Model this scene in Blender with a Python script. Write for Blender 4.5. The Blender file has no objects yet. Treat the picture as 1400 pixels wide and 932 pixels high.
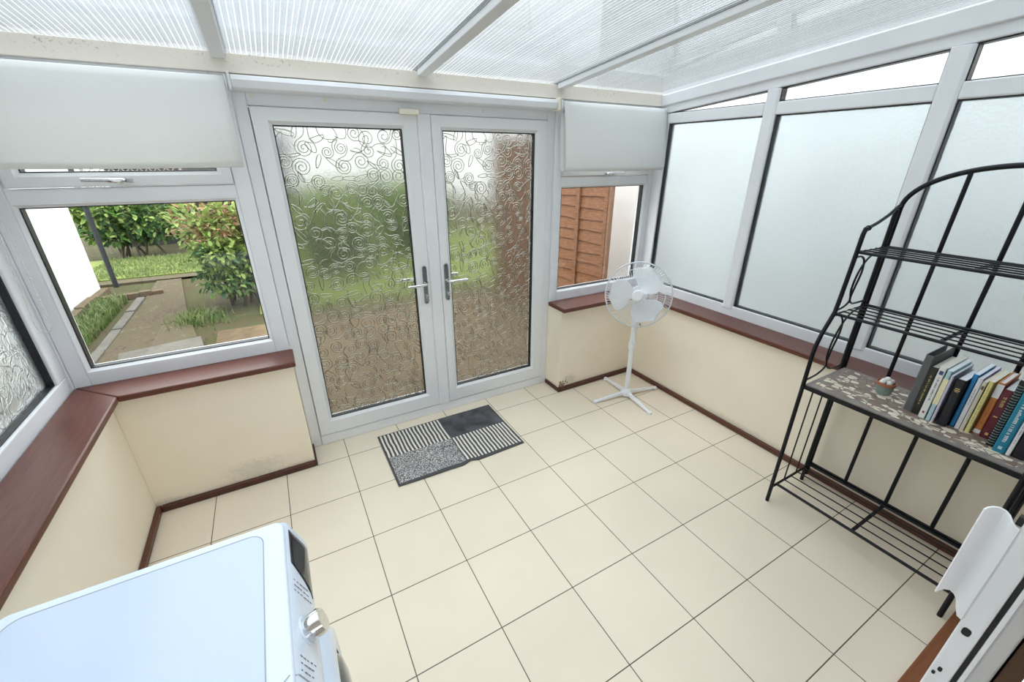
import bpy, math, random
from mathutils import Vector, Matrix
random.seed(7)
PI = math.pi
col = bpy.context.scene.collection
sc = bpy.context.scene

# ------------------------------------------------------------------ mesh builder
class MB:
    def __init__(s): s.v = []; s.f = []; s.m = []; s.cur = 0
    def add(s, vs, fs):
        b = len(s.v); s.v += [tuple(p) for p in vs]
        for f in fs: s.f.append(tuple(b + i for i in f)); s.m.append(s.cur)
        return s
    def hexa(s, p):   # 8 corners: bottom ring 0-3, top ring 4-7
        return s.add(p, [(3,2,1,0),(4,5,6,7),(0,1,5,4),(1,2,6,5),(2,3,7,6),(3,0,4,7)])
    def box(s, x0, x1, y0, y1, z0, z1):
        x0, x1 = sorted((x0, x1)); y0, y1 = sorted((y0, y1)); z0, z1 = sorted((z0, z1))
        return s.hexa([(x0,y0,z0),(x1,y0,z0),(x1,y1,z0),(x0,y1,z0),(x0,y0,z1),(x1,y0,z1),(x1,y1,z1),(x0,y1,z1)])
    def prism(s, poly, a, b):   # poly: 3-D points of one end, extruded by the vector b - a
        d = Vector(b) - Vector(a); n = len(poly)
        vs = [Vector(p) for p in poly] + [Vector(p) + d for p in poly]
        fs = [tuple(range(n - 1, -1, -1)), tuple(range(n, 2 * n))] + [(i, (i + 1) % n, n + (i + 1) % n, n + i) for i in range(n)]
        return s.add(vs, fs)
    def tube(s, pts, r, n=8, closed=False, flat=None):
        pts = [Vector(p) for p in pts]; N = len(pts); vs = []; fs = []
        rr = r if isinstance(r, (list, tuple)) else [r] * N
        up = None
        for i, p in enumerate(pts):
            if closed: t = pts[(i + 1) % N] - pts[i - 1]
            else: t = pts[min(i + 1, N - 1)] - pts[max(i - 1, 0)]
            if t.length < 1e-9: t = Vector((0, 0, 1))
            t.normalize()
            if up is None:
                up = t.cross(Vector((0, 0, 1)))
                if up.length < .05: up = t.cross(Vector((1, 0, 0)))
            up = up - t * up.dot(t)
            if up.length < 1e-6: up = t.orthogonal()
            up.normalize(); w = t.cross(up)
            for k in range(n):
                a = 2 * PI * k / n; vs.append(p + (up * math.cos(a) + w * math.sin(a)) * rr[i])
        m = N if closed else N - 1
        for i in range(m):
            j = (i + 1) % N
            for k in range(n):
                k2 = (k + 1) % n; fs.append((i * n + k, i * n + k2, j * n + k2, j * n + k))
        if not closed:
            fs.append(tuple(range(n - 1, -1, -1))); fs.append(tuple((N - 1) * n + k for k in range(n)))
        return s.add(vs, fs)
    def cyl(s, a, b, r, n=16, r2=None): return s.tube([a, b], [r, r if r2 is None else r2], n)
    def lathe(s, prof, M=None, n=32, close=True):   # prof: (radius, height) along local z
        M = M or Matrix(); vs = []; fs = []; N = len(prof)
        for r, z in prof:
            for k in range(n):
                a = 2 * PI * k / n; vs.append(M @ Vector((r * math.cos(a), r * math.sin(a), z)))
        for i in range(N - 1):
            for k in range(n):
                k2 = (k + 1) % n; fs.append((i * n + k, i * n + k2, (i + 1) * n + k2, (i + 1) * n + k))
        if close:
            fs.append(tuple(range(n - 1, -1, -1))); fs.append(tuple((N - 1) * n + k for k in range(n)))
        return s.add(vs, fs)
    def ball(s, c, r, n=12, sq=(1, 1, 1)):
        pr = [(max(1e-4, math.sin(PI * i / n)) , -math.cos(PI * i / n)) for i in range(n + 1)]
        M = Matrix.Translation(c) @ Matrix.Diagonal((r * sq[0], r * sq[1], r * sq[2], 1))
        return s.lathe(pr, M, 2 * n)
    def ring(s, ax, a0, a1, b0, b1, prof):
        """mitred rectangular frame. ax 'y': a = X, depth = Y; 'x': a = Y, depth = X; b = Z.  prof: closed (inset, depth) outline."""
        def P(a, b, d): return (a, d, b) if ax == 'y' else (d, a, b)
        n = len(prof); vs = []
        for w, d in prof:
            vs += [P(a0 + w, b0 + w, d), P(a1 - w, b0 + w, d), P(a1 - w, b1 - w, d), P(a0 + w, b1 - w, d)]
        fs = []
        for i in range(n):
            j = (i + 1) % n
            for k in range(4):
                k2 = (k + 1) % 4; fs.append((i * 4 + k, i * 4 + k2, j * 4 + k2, j * 4 + k))
        return s.add(vs, fs)
    def build(s, name, mat, parent=None, smooth=None, bevel=0, seg=2):
        me = bpy.data.meshes.new(name); me.from_pydata(s.v, [], s.f)
        mats = mat if isinstance(mat, (list, tuple)) else [mat]
        for x in mats: me.materials.append(x)
        if len(mats) > 1: me.polygons.foreach_set('material_index', s.m)
        import bmesh
        bm = bmesh.new(); bm.from_mesh(me); bmesh.ops.recalc_face_normals(bm, faces=bm.faces[:]); bm.to_mesh(me); bm.free()
        if smooth:
            for p in me.polygons: p.use_smooth = True
            me.set_sharp_from_angle(angle=math.radians(smooth))
        me.update()
        o = bpy.data.objects.new(name, me); col.objects.link(o)
        if parent: o.parent = parent; o.matrix_parent_inverse = parent.matrix_world.inverted() if False else Matrix.Translation(-parent.location)
        if bevel:
            b = o.modifiers.new('bevel', 'BEVEL'); b.width = bevel; b.segments = seg; b.limit_method = 'ANGLE'; b.angle_limit = math.radians(40)
        return o

def tag(o, label, cat, group=None, kind=None):
    o['label'] = label; o['category'] = cat
    if group: o['group'] = group
    if kind: o['kind'] = kind
    return o
def empty(name, loc, label, cat, group=None, kind=None):
    o = bpy.data.objects.new(name, None); col.objects.link(o); o.location = loc; o.empty_display_size = .05
    return tag(o, label, cat, group, kind)
def struct(o, label, cat): return tag(o, label, cat, None, 'structure')

# ------------------------------------------------------------------ materials
def newmat(name):
    m = bpy.data.materials.new(name); m.use_nodes = True; nt = m.node_tree
    for n in list(nt.nodes): nt.nodes.remove(n)
    out = nt.nodes.new('ShaderNodeOutputMaterial'); return m, nt, out
class NT:
    def __init__(s, nt): s.nt = nt
    def n(s, t, **k):
        x = s.nt.nodes.new(t)
        for a, b in k.items():
            if a.startswith('i_'):
                x.inputs[a[2:].replace('_', ' ')].default_value = b
            else: setattr(x, a, b)
        return x
    def l(s, a, b): s.nt.links.new(a, b)
    def noise(s, scale, detail=3, vec=None, rough=.5, dist=0):
        x = s.n('ShaderNodeTexNoise'); x.inputs['Scale'].default_value = scale; x.inputs['Detail'].default_value = detail
        x.inputs['Roughness'].default_value = rough; x.inputs['Distortion'].default_value = dist
        if vec is not None: s.l(vec, x.inputs['Vector'])
        return x.outputs['Fac']
    def ramp(s, fac, stops, interp='LINEAR'):
        x = s.n('ShaderNodeValToRGB'); cr = x.color_ramp; cr.interpolation = interp
        while len(cr.elements) < len(stops): cr.elements.new(.5)
        for e, (p, c) in zip(cr.elements, stops):
            e.position = p; e.color = (c, c, c, 1) if isinstance(c, (int, float)) else (*c, 1)
        s.l(fac, x.inputs[0]); return x.outputs[0]
    def math(s, op, a, b=None, c=None):
        x = s.n('ShaderNodeMath', operation=op)
        for i, q in enumerate((a, b, c)):
            if q is None: continue
            if isinstance(q, (int, float)): x.inputs[i].default_value = q
            else: s.l(q, x.inputs[i])
        return x.outputs[0]
    def mix(s, fac, a, b, blend='MIX'):
        x = s.n('ShaderNodeMix', data_type='RGBA', blend_type=blend)
        for i, q in ((0, fac), (6, a), (7, b)):
            if isinstance(q, (int, float)): x.inputs[i].default_value = q
            elif isinstance(q, tuple): x.inputs[i].default_value = (*q, 1)
            else: s.l(q, x.inputs[i])
        return x.outputs[2]
    def coord(s, which='Object', scale=None, rot=None):
        c = s.n('ShaderNodeTexCoord').outputs[which]
        if scale is None and rot is None: return c
        mp = s.n('ShaderNodeMapping'); s.l(c, mp.inputs[0])
        if scale: mp.inputs['Scale'].default_value = scale
        if rot: mp.inputs['Rotation'].default_value = rot
        return mp.outputs[0]
    def bump(s, h, strength=.2, dist=.01):
        x = s.n('ShaderNodeBump'); x.inputs['Strength'].default_value = strength; x.inputs['Distance'].default_value = dist
        s.l(h, x.inputs['Height']); return x.outputs[0]
def bsdf(name, color, rough=.5, metal=0, spec=.5, coat=0, noise=None, bump=None, sub=0, var=None):
    m, nt, out = newmat(name); t = NT(nt)
    p = t.n('ShaderNodeBsdfPrincipled'); t.l(p.outputs[0], out.inputs[0])
    p.inputs['Roughness'].default_value = rough; p.inputs['Metallic'].default_value = metal
    p.inputs['Specular IOR Level'].default_value = spec; p.inputs['Coat Weight'].default_value = coat
    if var:      # (scale, other colour, low, high)
        f = t.ramp(t.noise(var[0], 4, t.coord()), [(var[2], 0.), (var[3], 1.)]); t.l(t.mix(f, color, var[1]), p.inputs['Base Color'])
    else: p.inputs['Base Color'].default_value = (*color, 1)
    if bump: t.l(t.bump(t.noise(bump[0], 4, t.coord()), bump[1], bump[2]), p.inputs['Normal'])
    return m

UPVC = bsdf('white_upvc', (.80, .82, .85), .32, bump=(60, .02, .002), var=(3, (.74, .76, .79), .4, .7))
UPVC2 = bsdf('white_upvc_sash', (.77, .79, .81), .3)
GASKET = bsdf('black_gasket', (.008, .009, .014), .45)
CHROME = bsdf('chrome', (.75, .76, .77), .08, metal=1)
STEEL = bsdf('dull_plate', (.36, .40, .40), .28, metal=.9, var=(90, (.25, .28, .29), .4, .6))
BLACKHOLE = bsdf('black_plastic', (.012, .012, .014), .5)
IRON = bsdf('black_painted_iron', (.006, .006, .009), .42, spec=.3, bump=(300, .1, .001))
CREAMPL = bsdf('cream_plastic', (.83, .80, .68), .4)
WHITEPL = bsdf('white_plastic', (.83, .85, .88), .35)
DRYERW = bsdf('white_enamel', (.72, .80, .92), .25, coat=.2)  # bluish cast of the reflected sky is mixed into this white
DRYERG = bsdf('pale_grey_groove', (.42, .46, .52), .5)
DISPLAY = bsdf('dark_display', (.012, .013, .016), .12)
SMOKED = bsdf('smoked_door_glass', (.05, .07, .08), .1)

def wood(name, a, b, rough, axis_scale):
    m, nt, out = newmat(name); t = NT(nt); p = t.n('ShaderNodeBsdfPrincipled'); t.l(p.outputs[0], out.inputs[0])
    f = t.noise(6, 6, t.coord('Object', axis_scale), .6, .6)
    t.l(t.mix(t.ramp(f, [(.3, 0.), (.75, 1.)]), a, b), p.inputs['Base Color'])
    p.inputs['Roughness'].default_value = rough; p.inputs['Coat Weight'].default_value = .12; p.inputs['Specular IOR Level'].default_value = .35; p.inputs['Coat Roughness'].default_value = .25
    t.l(t.bump(f, .06, .002), p.inputs['Normal']); return m
SILLX = wood('mahogany_sill_x', (.090, .026, .016), (.150, .048, .030), .36, (1.2, 14, 14))
SILLY = wood('mahogany_sill_y', (.090, .026, .016), (.150, .048, .030), .36, (14, 1.2, 14))
BASEX = wood('dark_skirting_x', (.060, .020, .013), (.10, .034, .022), .4, (1.2, 20, 20))
BASEY = wood('dark_skirting_y', (.085, .030, .018), (.13, .045, .028), .4, (20, 1.2, 20))
THRESH = wood('threshold_timber', (.17, .060, .024), (.23, .085, .036), .42, (1.5, 16, 16))

def wallmat(name, stains):
    """cream emulsion with damp patches of their own shape: (x, y, z, rx, ry, rz, strength)"""
    m, nt, out = newmat(name); t = NT(nt); p = t.n('ShaderNodeBsdfPrincipled'); t.l(p.outputs[0], out.inputs[0])
    c = t.coord(); cur = t.mix(t.ramp(t.noise(4, 4, c), [(.35, 0.), (.7, 1.)]), (.91, .83, .685), (.885, .80, .655))
    h = t.noise(120, 3, c); hh = h
    for (x, y, z, rx, ry, rz, st) in stains:
        mp = t.n('ShaderNodeMapping'); t.l(c, mp.inputs[0])
        mp.inputs['Location'].default_value = (-x / rx, -y / ry, -z / rz); mp.inputs['Scale'].default_value = (1 / rx, 1 / ry, 1 / rz)
        d = t.n('ShaderNodeVectorMath', operation='LENGTH'); t.l(mp.outputs[0], d.inputs[0])
        n1 = t.noise(22, 6, c, .65, 1.2)
        e = t.math('ADD', t.math('SUBTRACT', 1.0, d.outputs['Value']), t.math('MULTIPLY', t.math('SUBTRACT', n1, .5), 1.5))
        k = t.ramp(e, [(.25, 0.), (.75, 1.)])
        cur = t.mix(t.math('MULTIPLY', k, st), cur, (.56, .53, .45))
        n2 = t.noise(38, 5, c, .6, 2.5)
        cr = t.math('MULTIPLY', t.ramp(n2, [(.475, 0.), (.5, 1.), (.525, 0.)]), t.ramp(e, [(.45, 0.), (.8, 1.)]))
        cur = t.mix(t.math('MULTIPLY', cr, .6 * st), cur, (.24, .20, .14))
        hh = t.math('ADD', hh, t.math('MULTIPLY', cr, 3.0))
    t.l(cur, p.inputs['Base Color']); p.inputs['Roughness'].default_value = .75; p.inputs['Specular IOR Level'].default_value = .25
    t.l(t.bump(hh, .18, .003), p.inputs['Normal']); return m

def flakemat():
    m, nt, out = newmat('brown_flaking'); t = NT(nt); p = t.n('ShaderNodeBsdfPrincipled'); t.l(p.outputs[0], out.inputs[0])
    t.l(t.ramp(t.noise(150, 4, t.coord()), [(.4, (.22, .13, .07)), (.6, (.42, .32, .2))]), p.inputs['Base Color']); p.inputs['Roughness'].default_value = .9; return m
FLAKE = flakemat()

def tiles():
    m, nt, out = newmat('cream_floor_tiles'); t = NT(nt); p = t.n('ShaderNodeBsdfPrincipled'); t.l(p.outputs[0], out.inputs[0])
    c = t.coord()
    b = t.n('ShaderNodeTexBrick', offset=0.0, squash=1.0); t.l(c, b.inputs['Vector'])
    for k, v in (('Scale', 1), ('Mortar Size', .0021), ('Mortar Smooth', .25), ('Bias', 0), ('Brick Width', .333), ('Row Height', .333)): b.inputs[k].default_value = v
    b.inputs['Color1'].default_value = (.81, .715, .575, 1); b.inputs['Color2'].default_value = (.79, .695, .555, 1); b.inputs['Mortar'].default_value = (.10, .078, .055, 1)
    sp = t.ramp(t.noise(900, 2, c), [(.3, .94), (.6, 1.0)])
    sm = t.ramp(t.noise(2.2, 4, c), [(.35, .94), (.7, 1.0)])
    t.l(t.mix(1.0, t.mix(1.0, b.outputs['Color'], sp, 'MULTIPLY'), sm, 'MULTIPLY'), p.inputs['Base Color'])
    p.inputs['Roughness'].default_value = .42; p.inputs['Specular IOR Level'].default_value = .4
    t.l(t.bump(t.math('SUBTRACT', 1.0, b.outputs['Fac']), .35, .002), p.inputs['Normal']); return m
TILES = tiles()

def clearglass(name, tint=(1, 1, 1), ior=1.6):
    m, nt, out = newmat(name); t = NT(nt)
    tr = t.n('ShaderNodeBsdfTransparent'); tr.inputs[0].default_value = (*tint, 1)
    gl = t.n('ShaderNodeBsdfGlossy'); gl.inputs['Roughness'].default_value = .015
    fr = t.n('ShaderNodeFresnel'); fr.inputs['IOR'].default_value = ior
    bk = t.n('ShaderNodeNewGeometry'); ff = t.math('MULTIPLY', fr.outputs[0], t.math('SUBTRACT', 1.0, bk.outputs['Backfacing']))
    mx = t.n('ShaderNodeMixShader'); t.l(ff, mx.inputs[0]); t.l(tr.outputs[0], mx.inputs[1]); t.l(gl.outputs[0], mx.inputs[2]); t.l(mx.outputs[0], out.inputs[0]); return m
CLEAR = clearglass('clear_glass', (.97, .985, .98), 1.55)

def obscured(name, rough, tint, bumpspec, gloss_ior=1.6, transl=.0, gl_rough=.04):
    m, nt, out = newmat(name); t = NT(nt); c = t.coord()
    rf = t.n('ShaderNodeBsdfRefraction'); rf.inputs['Color'].default_value = (*tint, 1); rf.inputs['Roughness'].default_value = rough; rf.inputs['IOR'].default_value = 1.45
    gl = t.n('ShaderNodeBsdfGlossy'); gl.inputs['Roughness'].default_value = gl_rough
    fr = t.n('ShaderNodeFresnel'); fr.inputs['IOR'].default_value = gloss_ior
    h = None
    for kind, scale, st, dist in bumpspec:
        if kind == 'noise': f = t.noise(scale, 2, c, .5, 1.0)
        elif kind == 'stipple':
            v = t.n('ShaderNodeTexVoronoi', feature='SMOOTH_F1'); v.inputs['Scale'].default_value = scale; t.l(c, v.inputs['Vector']); f = v.outputs['Distance']
        elif kind == 'wave':
            w = t.n('ShaderNodeTexNoise'); w.inputs['Scale'].default_value = scale; w.inputs['Detail'].default_value = 1; w.inputs['Distortion'].default_value = 3; t.l(c, w.inputs['Vector'])
            f = t.ramp(w.outputs['Fac'], [(.44, 0.), (.5, 1.), (.56, 0.)])
        f = t.math('MULTIPLY', f, st); h = f if h is None else t.math('ADD', h, f)
    if h is not None:
        b = t.bump(h, 1.0, bumpspec[0][3])
        for x in (rf, gl, fr): t.l(b, x.inputs['Normal'])
    base = rf.outputs[0]
    if transl:
        tl = t.n('ShaderNodeBsdfTranslucent'); tl.inputs[0].default_value = (*tint, 1)
        mm = t.n('ShaderNodeMixShader'); mm.inputs[0].default_value = transl; t.l(base, mm.inputs[1]); t.l(tl.outputs[0], mm.inputs[2]); base = mm.outputs[0]
    mx = t.n('ShaderNodeMixShader'); t.l(fr.outputs[0], mx.inputs[0]); t.l(base, mx.inputs[1]); t.l(gl.outputs[0], mx.inputs[2]); t.l(mx.outputs[0], out.inputs[0]); return m
FROST = obscured('stippled_obscure_glass', .24, (.765, .81, .825), [('stipple', 85, 1.0, .0016), ('wave', 13, .16, .0016)], 1.45, .12)
DOORGLASS = obscured('embossed_door_glass', .22, (.70, .71, .69), [('noise', 40, .6, .001)], 1.55, .035)
FLORAL = obscured('floral_obscure_glass', .28, (.97, 1.0, 1.0), [('wave', 12, .5, .0016), ('noise', 40, .2, .0016)], 1.5, .1)
def ridgemat():
    m, nt, out = newmat('embossed_glass_line'); t = NT(nt)
    g = t.n('ShaderNodeBsdfGlass'); g.inputs['Roughness'].default_value = .03; g.inputs['IOR'].default_value = 1.36; g.inputs['Color'].default_value = (.72, .73, .70, 1)
    t.l(g.outputs[0], out.inputs[0]); return m
RIDGE = ridgemat()

def polycarb():
    m, nt, out = newmat('ribbed_polycarbonate'); t = NT(nt); c = t.coord()
    sx = t.n('ShaderNodeSeparateXYZ'); t.l(c, sx.inputs[0]); X = sx.outputs['X']
    jit = t.noise(1.0, 2, t.coord('Object', (30, .25, .25)))
    ph = t.math('FRACT', t.math('ADD', t.math('DIVIDE', X, .0195), t.math('MULTIPLY', jit, .6)))
    rib = t.ramp(ph, [(0., 1.), (.16, 1.), (.24, 0.), (.60, 0.), (.66, .55), (.72, .1), (.92, 0.), (.97, 1.)])
    streak = t.noise(1.0, 3, t.coord('Object', (60, .5, .5)))
    dirt = t.noise(3.5, 5, t.coord('Object', (1, .8, 1)), .6)
    pane_c = t.mix(t.ramp(dirt, [(.35, 0.), (.7, 1.)]), (.86, .92, .97), (.76, .80, .82))
    pane_c = t.mix(t.ramp(streak, [(.4, 0.), (.65, .55)]), pane_c, (.66, .73, .78))
    ribc = t.mix(t.ramp(streak, [(.45, 0.), (.6, 1.)]), (.93, .95, .95), (.80, .82, .80))
    # absorption grows with the slant of the path through the sheet
    ge = t.n('ShaderNodeNewGeometry'); dt = t.n('ShaderNodeVectorMath', operation='DOT_PRODUCT'); t.l(ge.outputs['Incoming'], dt.inputs[0]); t.l(ge.outputs['Normal'], dt.inputs[1])
    cs = t.math('MAXIMUM', t.math('ABSOLUTE', dt.outputs['Value']), .05); T = t.math('EXPONENT', t.math('DIVIDE', -.45, cs))
    tcol = t.n('ShaderNodeVectorMath', operation='SCALE'); t.l(pane_c, tcol.inputs[0]); t.l(T, tcol.inputs['Scale'])
    rf = t.n('ShaderNodeBsdfTransparent'); t.l(tcol.outputs[0], rf.inputs[0])
    tl2 = t.n('ShaderNodeBsdfTranslucent'); t.l(pane_c, tl2.inputs[0])
    pm = t.n('ShaderNodeMixShader'); pm.inputs[0].default_value = .07; t.l(rf.outputs[0], pm.inputs[1]); t.l(tl2.outputs[0], pm.inputs[2])
    dk = t.mix(1.0, ribc, (.34, .35, .36), 'MULTIPLY')
    tl = t.n('ShaderNodeBsdfTranslucent'); t.l(dk, tl.inputs[0]); df = t.n('ShaderNodeBsdfDiffuse'); t.l(ribc, df.inputs[0])
    rm = t.n('ShaderNodeMixShader'); rm.inputs[0].default_value = .25; t.l(tl.outputs[0], rm.inputs[1]); t.l(df.outputs[0], rm.inputs[2])
    mx = t.n('ShaderNodeMixShader'); t.l(rib, mx.inputs[0]); t.l(pm.outputs[0], mx.inputs[1]); t.l(rm.outputs[0], mx.inputs[2])
    gl = t.n('ShaderNodeBsdfGlossy'); gl.inputs['Roughness'].default_value = .06
    b = t.bump(t.math('ADD', rib, t.math('MULTIPLY', dirt, .4)), .15, .0015); t.l(b, gl.inputs['Normal'])
    fr = t.n('ShaderNodeFresnel'); fr.inputs['IOR'].default_value = 1.5
    bk = t.n('ShaderNodeNewGeometry'); ff = t.math('MULTIPLY', fr.outputs[0], t.math('SUBTRACT', 1.0, bk.outputs['Backfacing']))
    fm = t.n('ShaderNodeMixShader'); t.l(ff, fm.inputs[0]); t.l(mx.outputs[0], fm.inputs[1]); t.l(gl.outputs[0], fm.inputs[2]); t.l(fm.outputs[0], out.inputs[0]); return m
POLY = polycarb(); SKIN = clearglass('clear_roof_skin', (.96, .98, .98), 1.3)

def beammat():
    m, nt, out = newmat('cream_painted_beam'); t = NT(nt); p = t.n('ShaderNodeBsdfPrincipled'); t.l(p.outputs[0], out.inputs[0]); c = t.coord()
    sx = t.n('ShaderNodeSeparateXYZ'); t.l(c, sx.inputs[0])
    n = t.noise(60, 5, c, .7); band = t.ramp(sx.outputs['Z'], [(0, 0.), (1, 1.)])
    hi = t.math('MULTIPLY', t.ramp(t.math('MULTIPLY', t.math('SUBTRACT', sx.outputs['Z'], 1.985), 25), [(.0, 0.), (1., 1.)]), t.ramp(t.noise(4, 3, c), [(.42, 0.), (.62, 1.)]))
    f = t.math('MULTIPLY', t.ramp(n, [(.56, 0.), (.64, 1.)]), hi)
    t.l(t.mix(f, (.82, .765, .68), (.30, .24, .17)), p.inputs['Base Color']); p.inputs['Roughness'].default_value = .6; return m
BEAM = beammat()

def blindmat():
    m, nt, out = newmat('off_white_blind_cloth'); t = NT(nt); c = t.coord()
    w = t.noise(1, 2, t.coord('Object', (40, 400, 400)))
    cc = t.mix(w, (.91, .92, .91), (.86, .87, .86))
    d = t.n('ShaderNodeBsdfDiffuse'); t.l(cc, d.inputs[0]); tl = t.n('ShaderNodeBsdfTranslucent'); t.l(cc, tl.inputs[0])
    b = t.bump(w, .15, .001); t.l(b, d.inputs['Normal'])
    mx = t.n('ShaderNodeMixShader'); mx.inputs[0].default_value = .28; t.l(d.outputs[0], mx.inputs[1]); t.l(tl.outputs[0], mx.inputs[2]); t.l(mx.outputs[0], out.inputs[0]); return m
BLIND = blindmat()

# ------------------------------------------------------------------ camera (solved from the floor tiles) and sky
R = ((8.72693801e-01, -4.88267501e-01, 6.14813918e-04), (-1.94738868e-01, -3.49216219e-01, -9.16583223e-01), (4.47752503e-01, 7.99776769e-01, -3.99843490e-01))
CAM = (.53227394, -2.24227916, 1.63529454)
cd = bpy.data.cameras.new('camera'); cam = bpy.data.objects.new('camera', cd); col.objects.link(cam)
cd.sensor_fit = 'HORIZONTAL'; cd.sensor_width = 36; cd.lens = 571.4249 / 1400 * 36; cd.clip_start = .02; cd.clip_end = 200
cam.matrix_world = Matrix(((R[0][0], -R[1][0], -R[2][0], CAM[0]), (R[0][1], -R[1][1], -R[2][1], CAM[1]), (R[0][2], -R[1][2], -R[2][2], CAM[2]), (0, 0, 0, 1)))
sc.camera = cam
w = bpy.data.worlds.new('overcast_sky'); sc.world = w; w.use_nodes = True; nt = w.node_tree; t = NT(nt)
bg = nt.nodes['Background']; bg.inputs['Strength'].default_value = 5.2
cl = t.noise(2.2, 5, t.coord('Generated'), .6)
# overcast sky: three times brighter overhead than at the horizon
sz_ = t.n('ShaderNodeSeparateXYZ'); t.l(t.coord('Generated'), sz_.inputs[0])
lum = t.math('DIVIDE', t.math('ADD', 1.0, t.math('MULTIPLY', 2.0, t.math('MAXIMUM', sz_.outputs['Z'], 0.0))), 3.0)
vs_ = t.n('ShaderNodeVectorMath', operation='SCALE'); t.l(t.mix(t.ramp(cl, [(.35, 0.), (.7, 1.)]), (.92, .955, 1.0), (1.0, 1.0, 1.0)), vs_.inputs[0]); t.l(lum, vs_.inputs['Scale']); t.l(vs_.outputs[0], bg.inputs[0])
sc.view_settings.view_transform = 'Standard'; sc.view_settings.look = 'None'; sc.view_settings.gamma = 1; sc.view_settings.exposure = 0.43
sc.cycles.max_bounces = 20; sc.cycles.transmission_bounces = 16; sc.cycles.transparent_max_bounces = 32; sc.cycles.glossy_bounces = 8; sc.cycles.diffuse_bounces = 8

# ------------------------------------------------------------------ room shell
XL, XR, YB, YF = -.25, 2.925, .02, -2.17          # inner faces of the dwarf walls / house wall
SZ0, SZ1 = .650, .680                              # sill board
DX0, DX1 = .487, 2.200                             # french-door opening
struct(MB().box(-.62, 3.3, -2.35, .40, -.12, 0).build('floor', TILES), 'cream square floor tiles laid with thin dark grout', 'floor')
WL = wallmat('cream_wall_left', []); WB1 = wallmat('cream_wall_damp', [(.20, .02, .085, .26, .3, .09, .42), (-.2, .02, .03, .2, .3, .05, .4)])
WB2 = wallmat('cream_wall_pier', [(2.30, .02, .08, .10, .3, .06, .5)]); WR = wallmat('cream_wall_right', [(2.92, -.45, .35, .3, .28, .20, .10), (2.92, -1.0, .05, .3, .5, .03, .3)])
struct(MB().box(-.50, XL, YF, .30, 0, SZ0).build('wall_left', WL), 'cream dwarf wall under the left-hand windows, by the washing machine', 'wall')
struct(MB().box(XL + .001, DX0 - .001, YB, .30, 0, SZ0).build('wall_back_left', WB1), 'cream dwarf wall with damp cracks left of the glazed doors', 'wall')
struct(MB().box(DX1 + .001, XR - .001, YB, .30, 0, SZ0).build('wall_back_right', WB2), 'short cream dwarf wall behind the pedestal fan', 'wall')
struct(MB().box(XR, 3.18, YF, .30, 0, SZ0).build('wall_right', WR), 'long cream dwarf wall behind the black metal rack', 'wall')
# flaking paint on the pier edge
fl = MB()
for k in range(26):
    x = 2.214 + abs(random.gauss(0, .035)); z = .035 + abs(random.gauss(0, .028)); s = random.uniform(.003, .008)
    pts = [(x + s * random.uniform(.6, 1.4) * math.cos(a), YB - .0015, z + s * random.uniform(.6, 1.6) * math.sin(a)) for a in [i * PI / 3 for i in range(6)]]
    fl.prism(pts, (0, 0, 0), (0, .003, 0))
struct(fl.build('trim_1', FLAKE), 'brown flaked paint patch low on the short wall beside the doors', 'flaked paint')

def baseboard(name, mb, mat, label): struct(mb.build(name, mat, bevel=.006), label, 'skirting')
BH = .034; 
mb = MB()
def skirt(mb, x0, x1, y0, y1): return mb.box(x0, x1, y0, y1, 0, BH)
baseboard('baseboard_left', skirt(MB(), XL, XL + .022, YF + .1, YB - .0), BASEY, 'dark wood skirting strip along the left wall')
baseboard('baseboard_back_left', skirt(skirt(MB(), XL + .0225, DX0 - .001, YB - .022, YB), DX0 - .0005, DX0 + .010, YB - .022, .185), BASEX, 'dark wood skirting strip under the damp wall, turning at the door')
baseboard('baseboard_back_right', skirt(skirt(MB(), DX1 + .001, XR - .0225, YB - .022, YB), DX1 - .010, DX1 + .0005, YB - .022, .185), BASEX, 'dark wood skirting strip behind the fan feet')
baseboard('baseboard_right', skirt(MB(), XR - .022, XR, YF + .1, YB), BASEY, 'brown wood skirting strip along the right wall')

# sills: three boards, mitred at the left corner
def sill(name, poly, mat, label):
    struct(MB().prism([(x, y, SZ0) for x, y in poly], (0, 0, 0), (0, 0, SZ1 - SZ0)).build(name, mat, bevel=.007, seg=3), label, 'window sill')
sill('trim_2', [(-.205, -.022), (-.205, YF), (-.395, YF), (-.395, .168)], SILLY, 'polished brown sill board along the left wall, by the washing machine')
sill('trim_3', [(-.2045, -.022), (-.3945, .1685), (DX0 + .013, .168), (DX0 + .013, -.022)], SILLX, 'brown sill board left of the doors over the damp wall')
sill('trim_4', [(2.182, -.035), (2.182, .168), (3.075, .168), (2.888, -.035)], SILLX, 'short brown sill board behind the fan')
sill('trim_5', [(2.8885, -.0355), (3.0755, .1675), (3.0755, YF), (2.8885, YF)], SILLY, 'long brown sill board along the right wall behind the rack')

# ------------------------------------------------------------------ door frame and double doors
YD = .19
def sashprof(w, front, back, bead=.014):    # inset, depth
    return [(0, back), (0, front + .004), (.004, front), (w - bead, front), (w - .004, front + .010), (w, front + .014), (w, back)]
df = MB()
F = .055
df.box(DX0, DX0 + F, YD, YD + .07, 0, 1.93).box(DX1 - F, DX1, YD, YD + .07, 0, 1.93)
df.box(DX0 + F, DX1 - F, YD, YD + .07, 1.852, 1.93).box(DX0 + F, DX1 - F, YD - .004, YD + .07, 0, .064)
df.box(DX0 + F, DX0 + F + .02, YD + .042, YD + .07, .064, 1.852).box(DX1 - F - .02, DX1 - F, YD + .042, YD + .07, .064, 1.852).box(DX0 + F + .02, DX1 - F - .02, YD + .042, YD + .07, 1.83, 1.852)
struct(df.build('trim_6', UPVC, bevel=.005), 'white frame around the pair of glazed doors', 'door frame')

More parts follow.
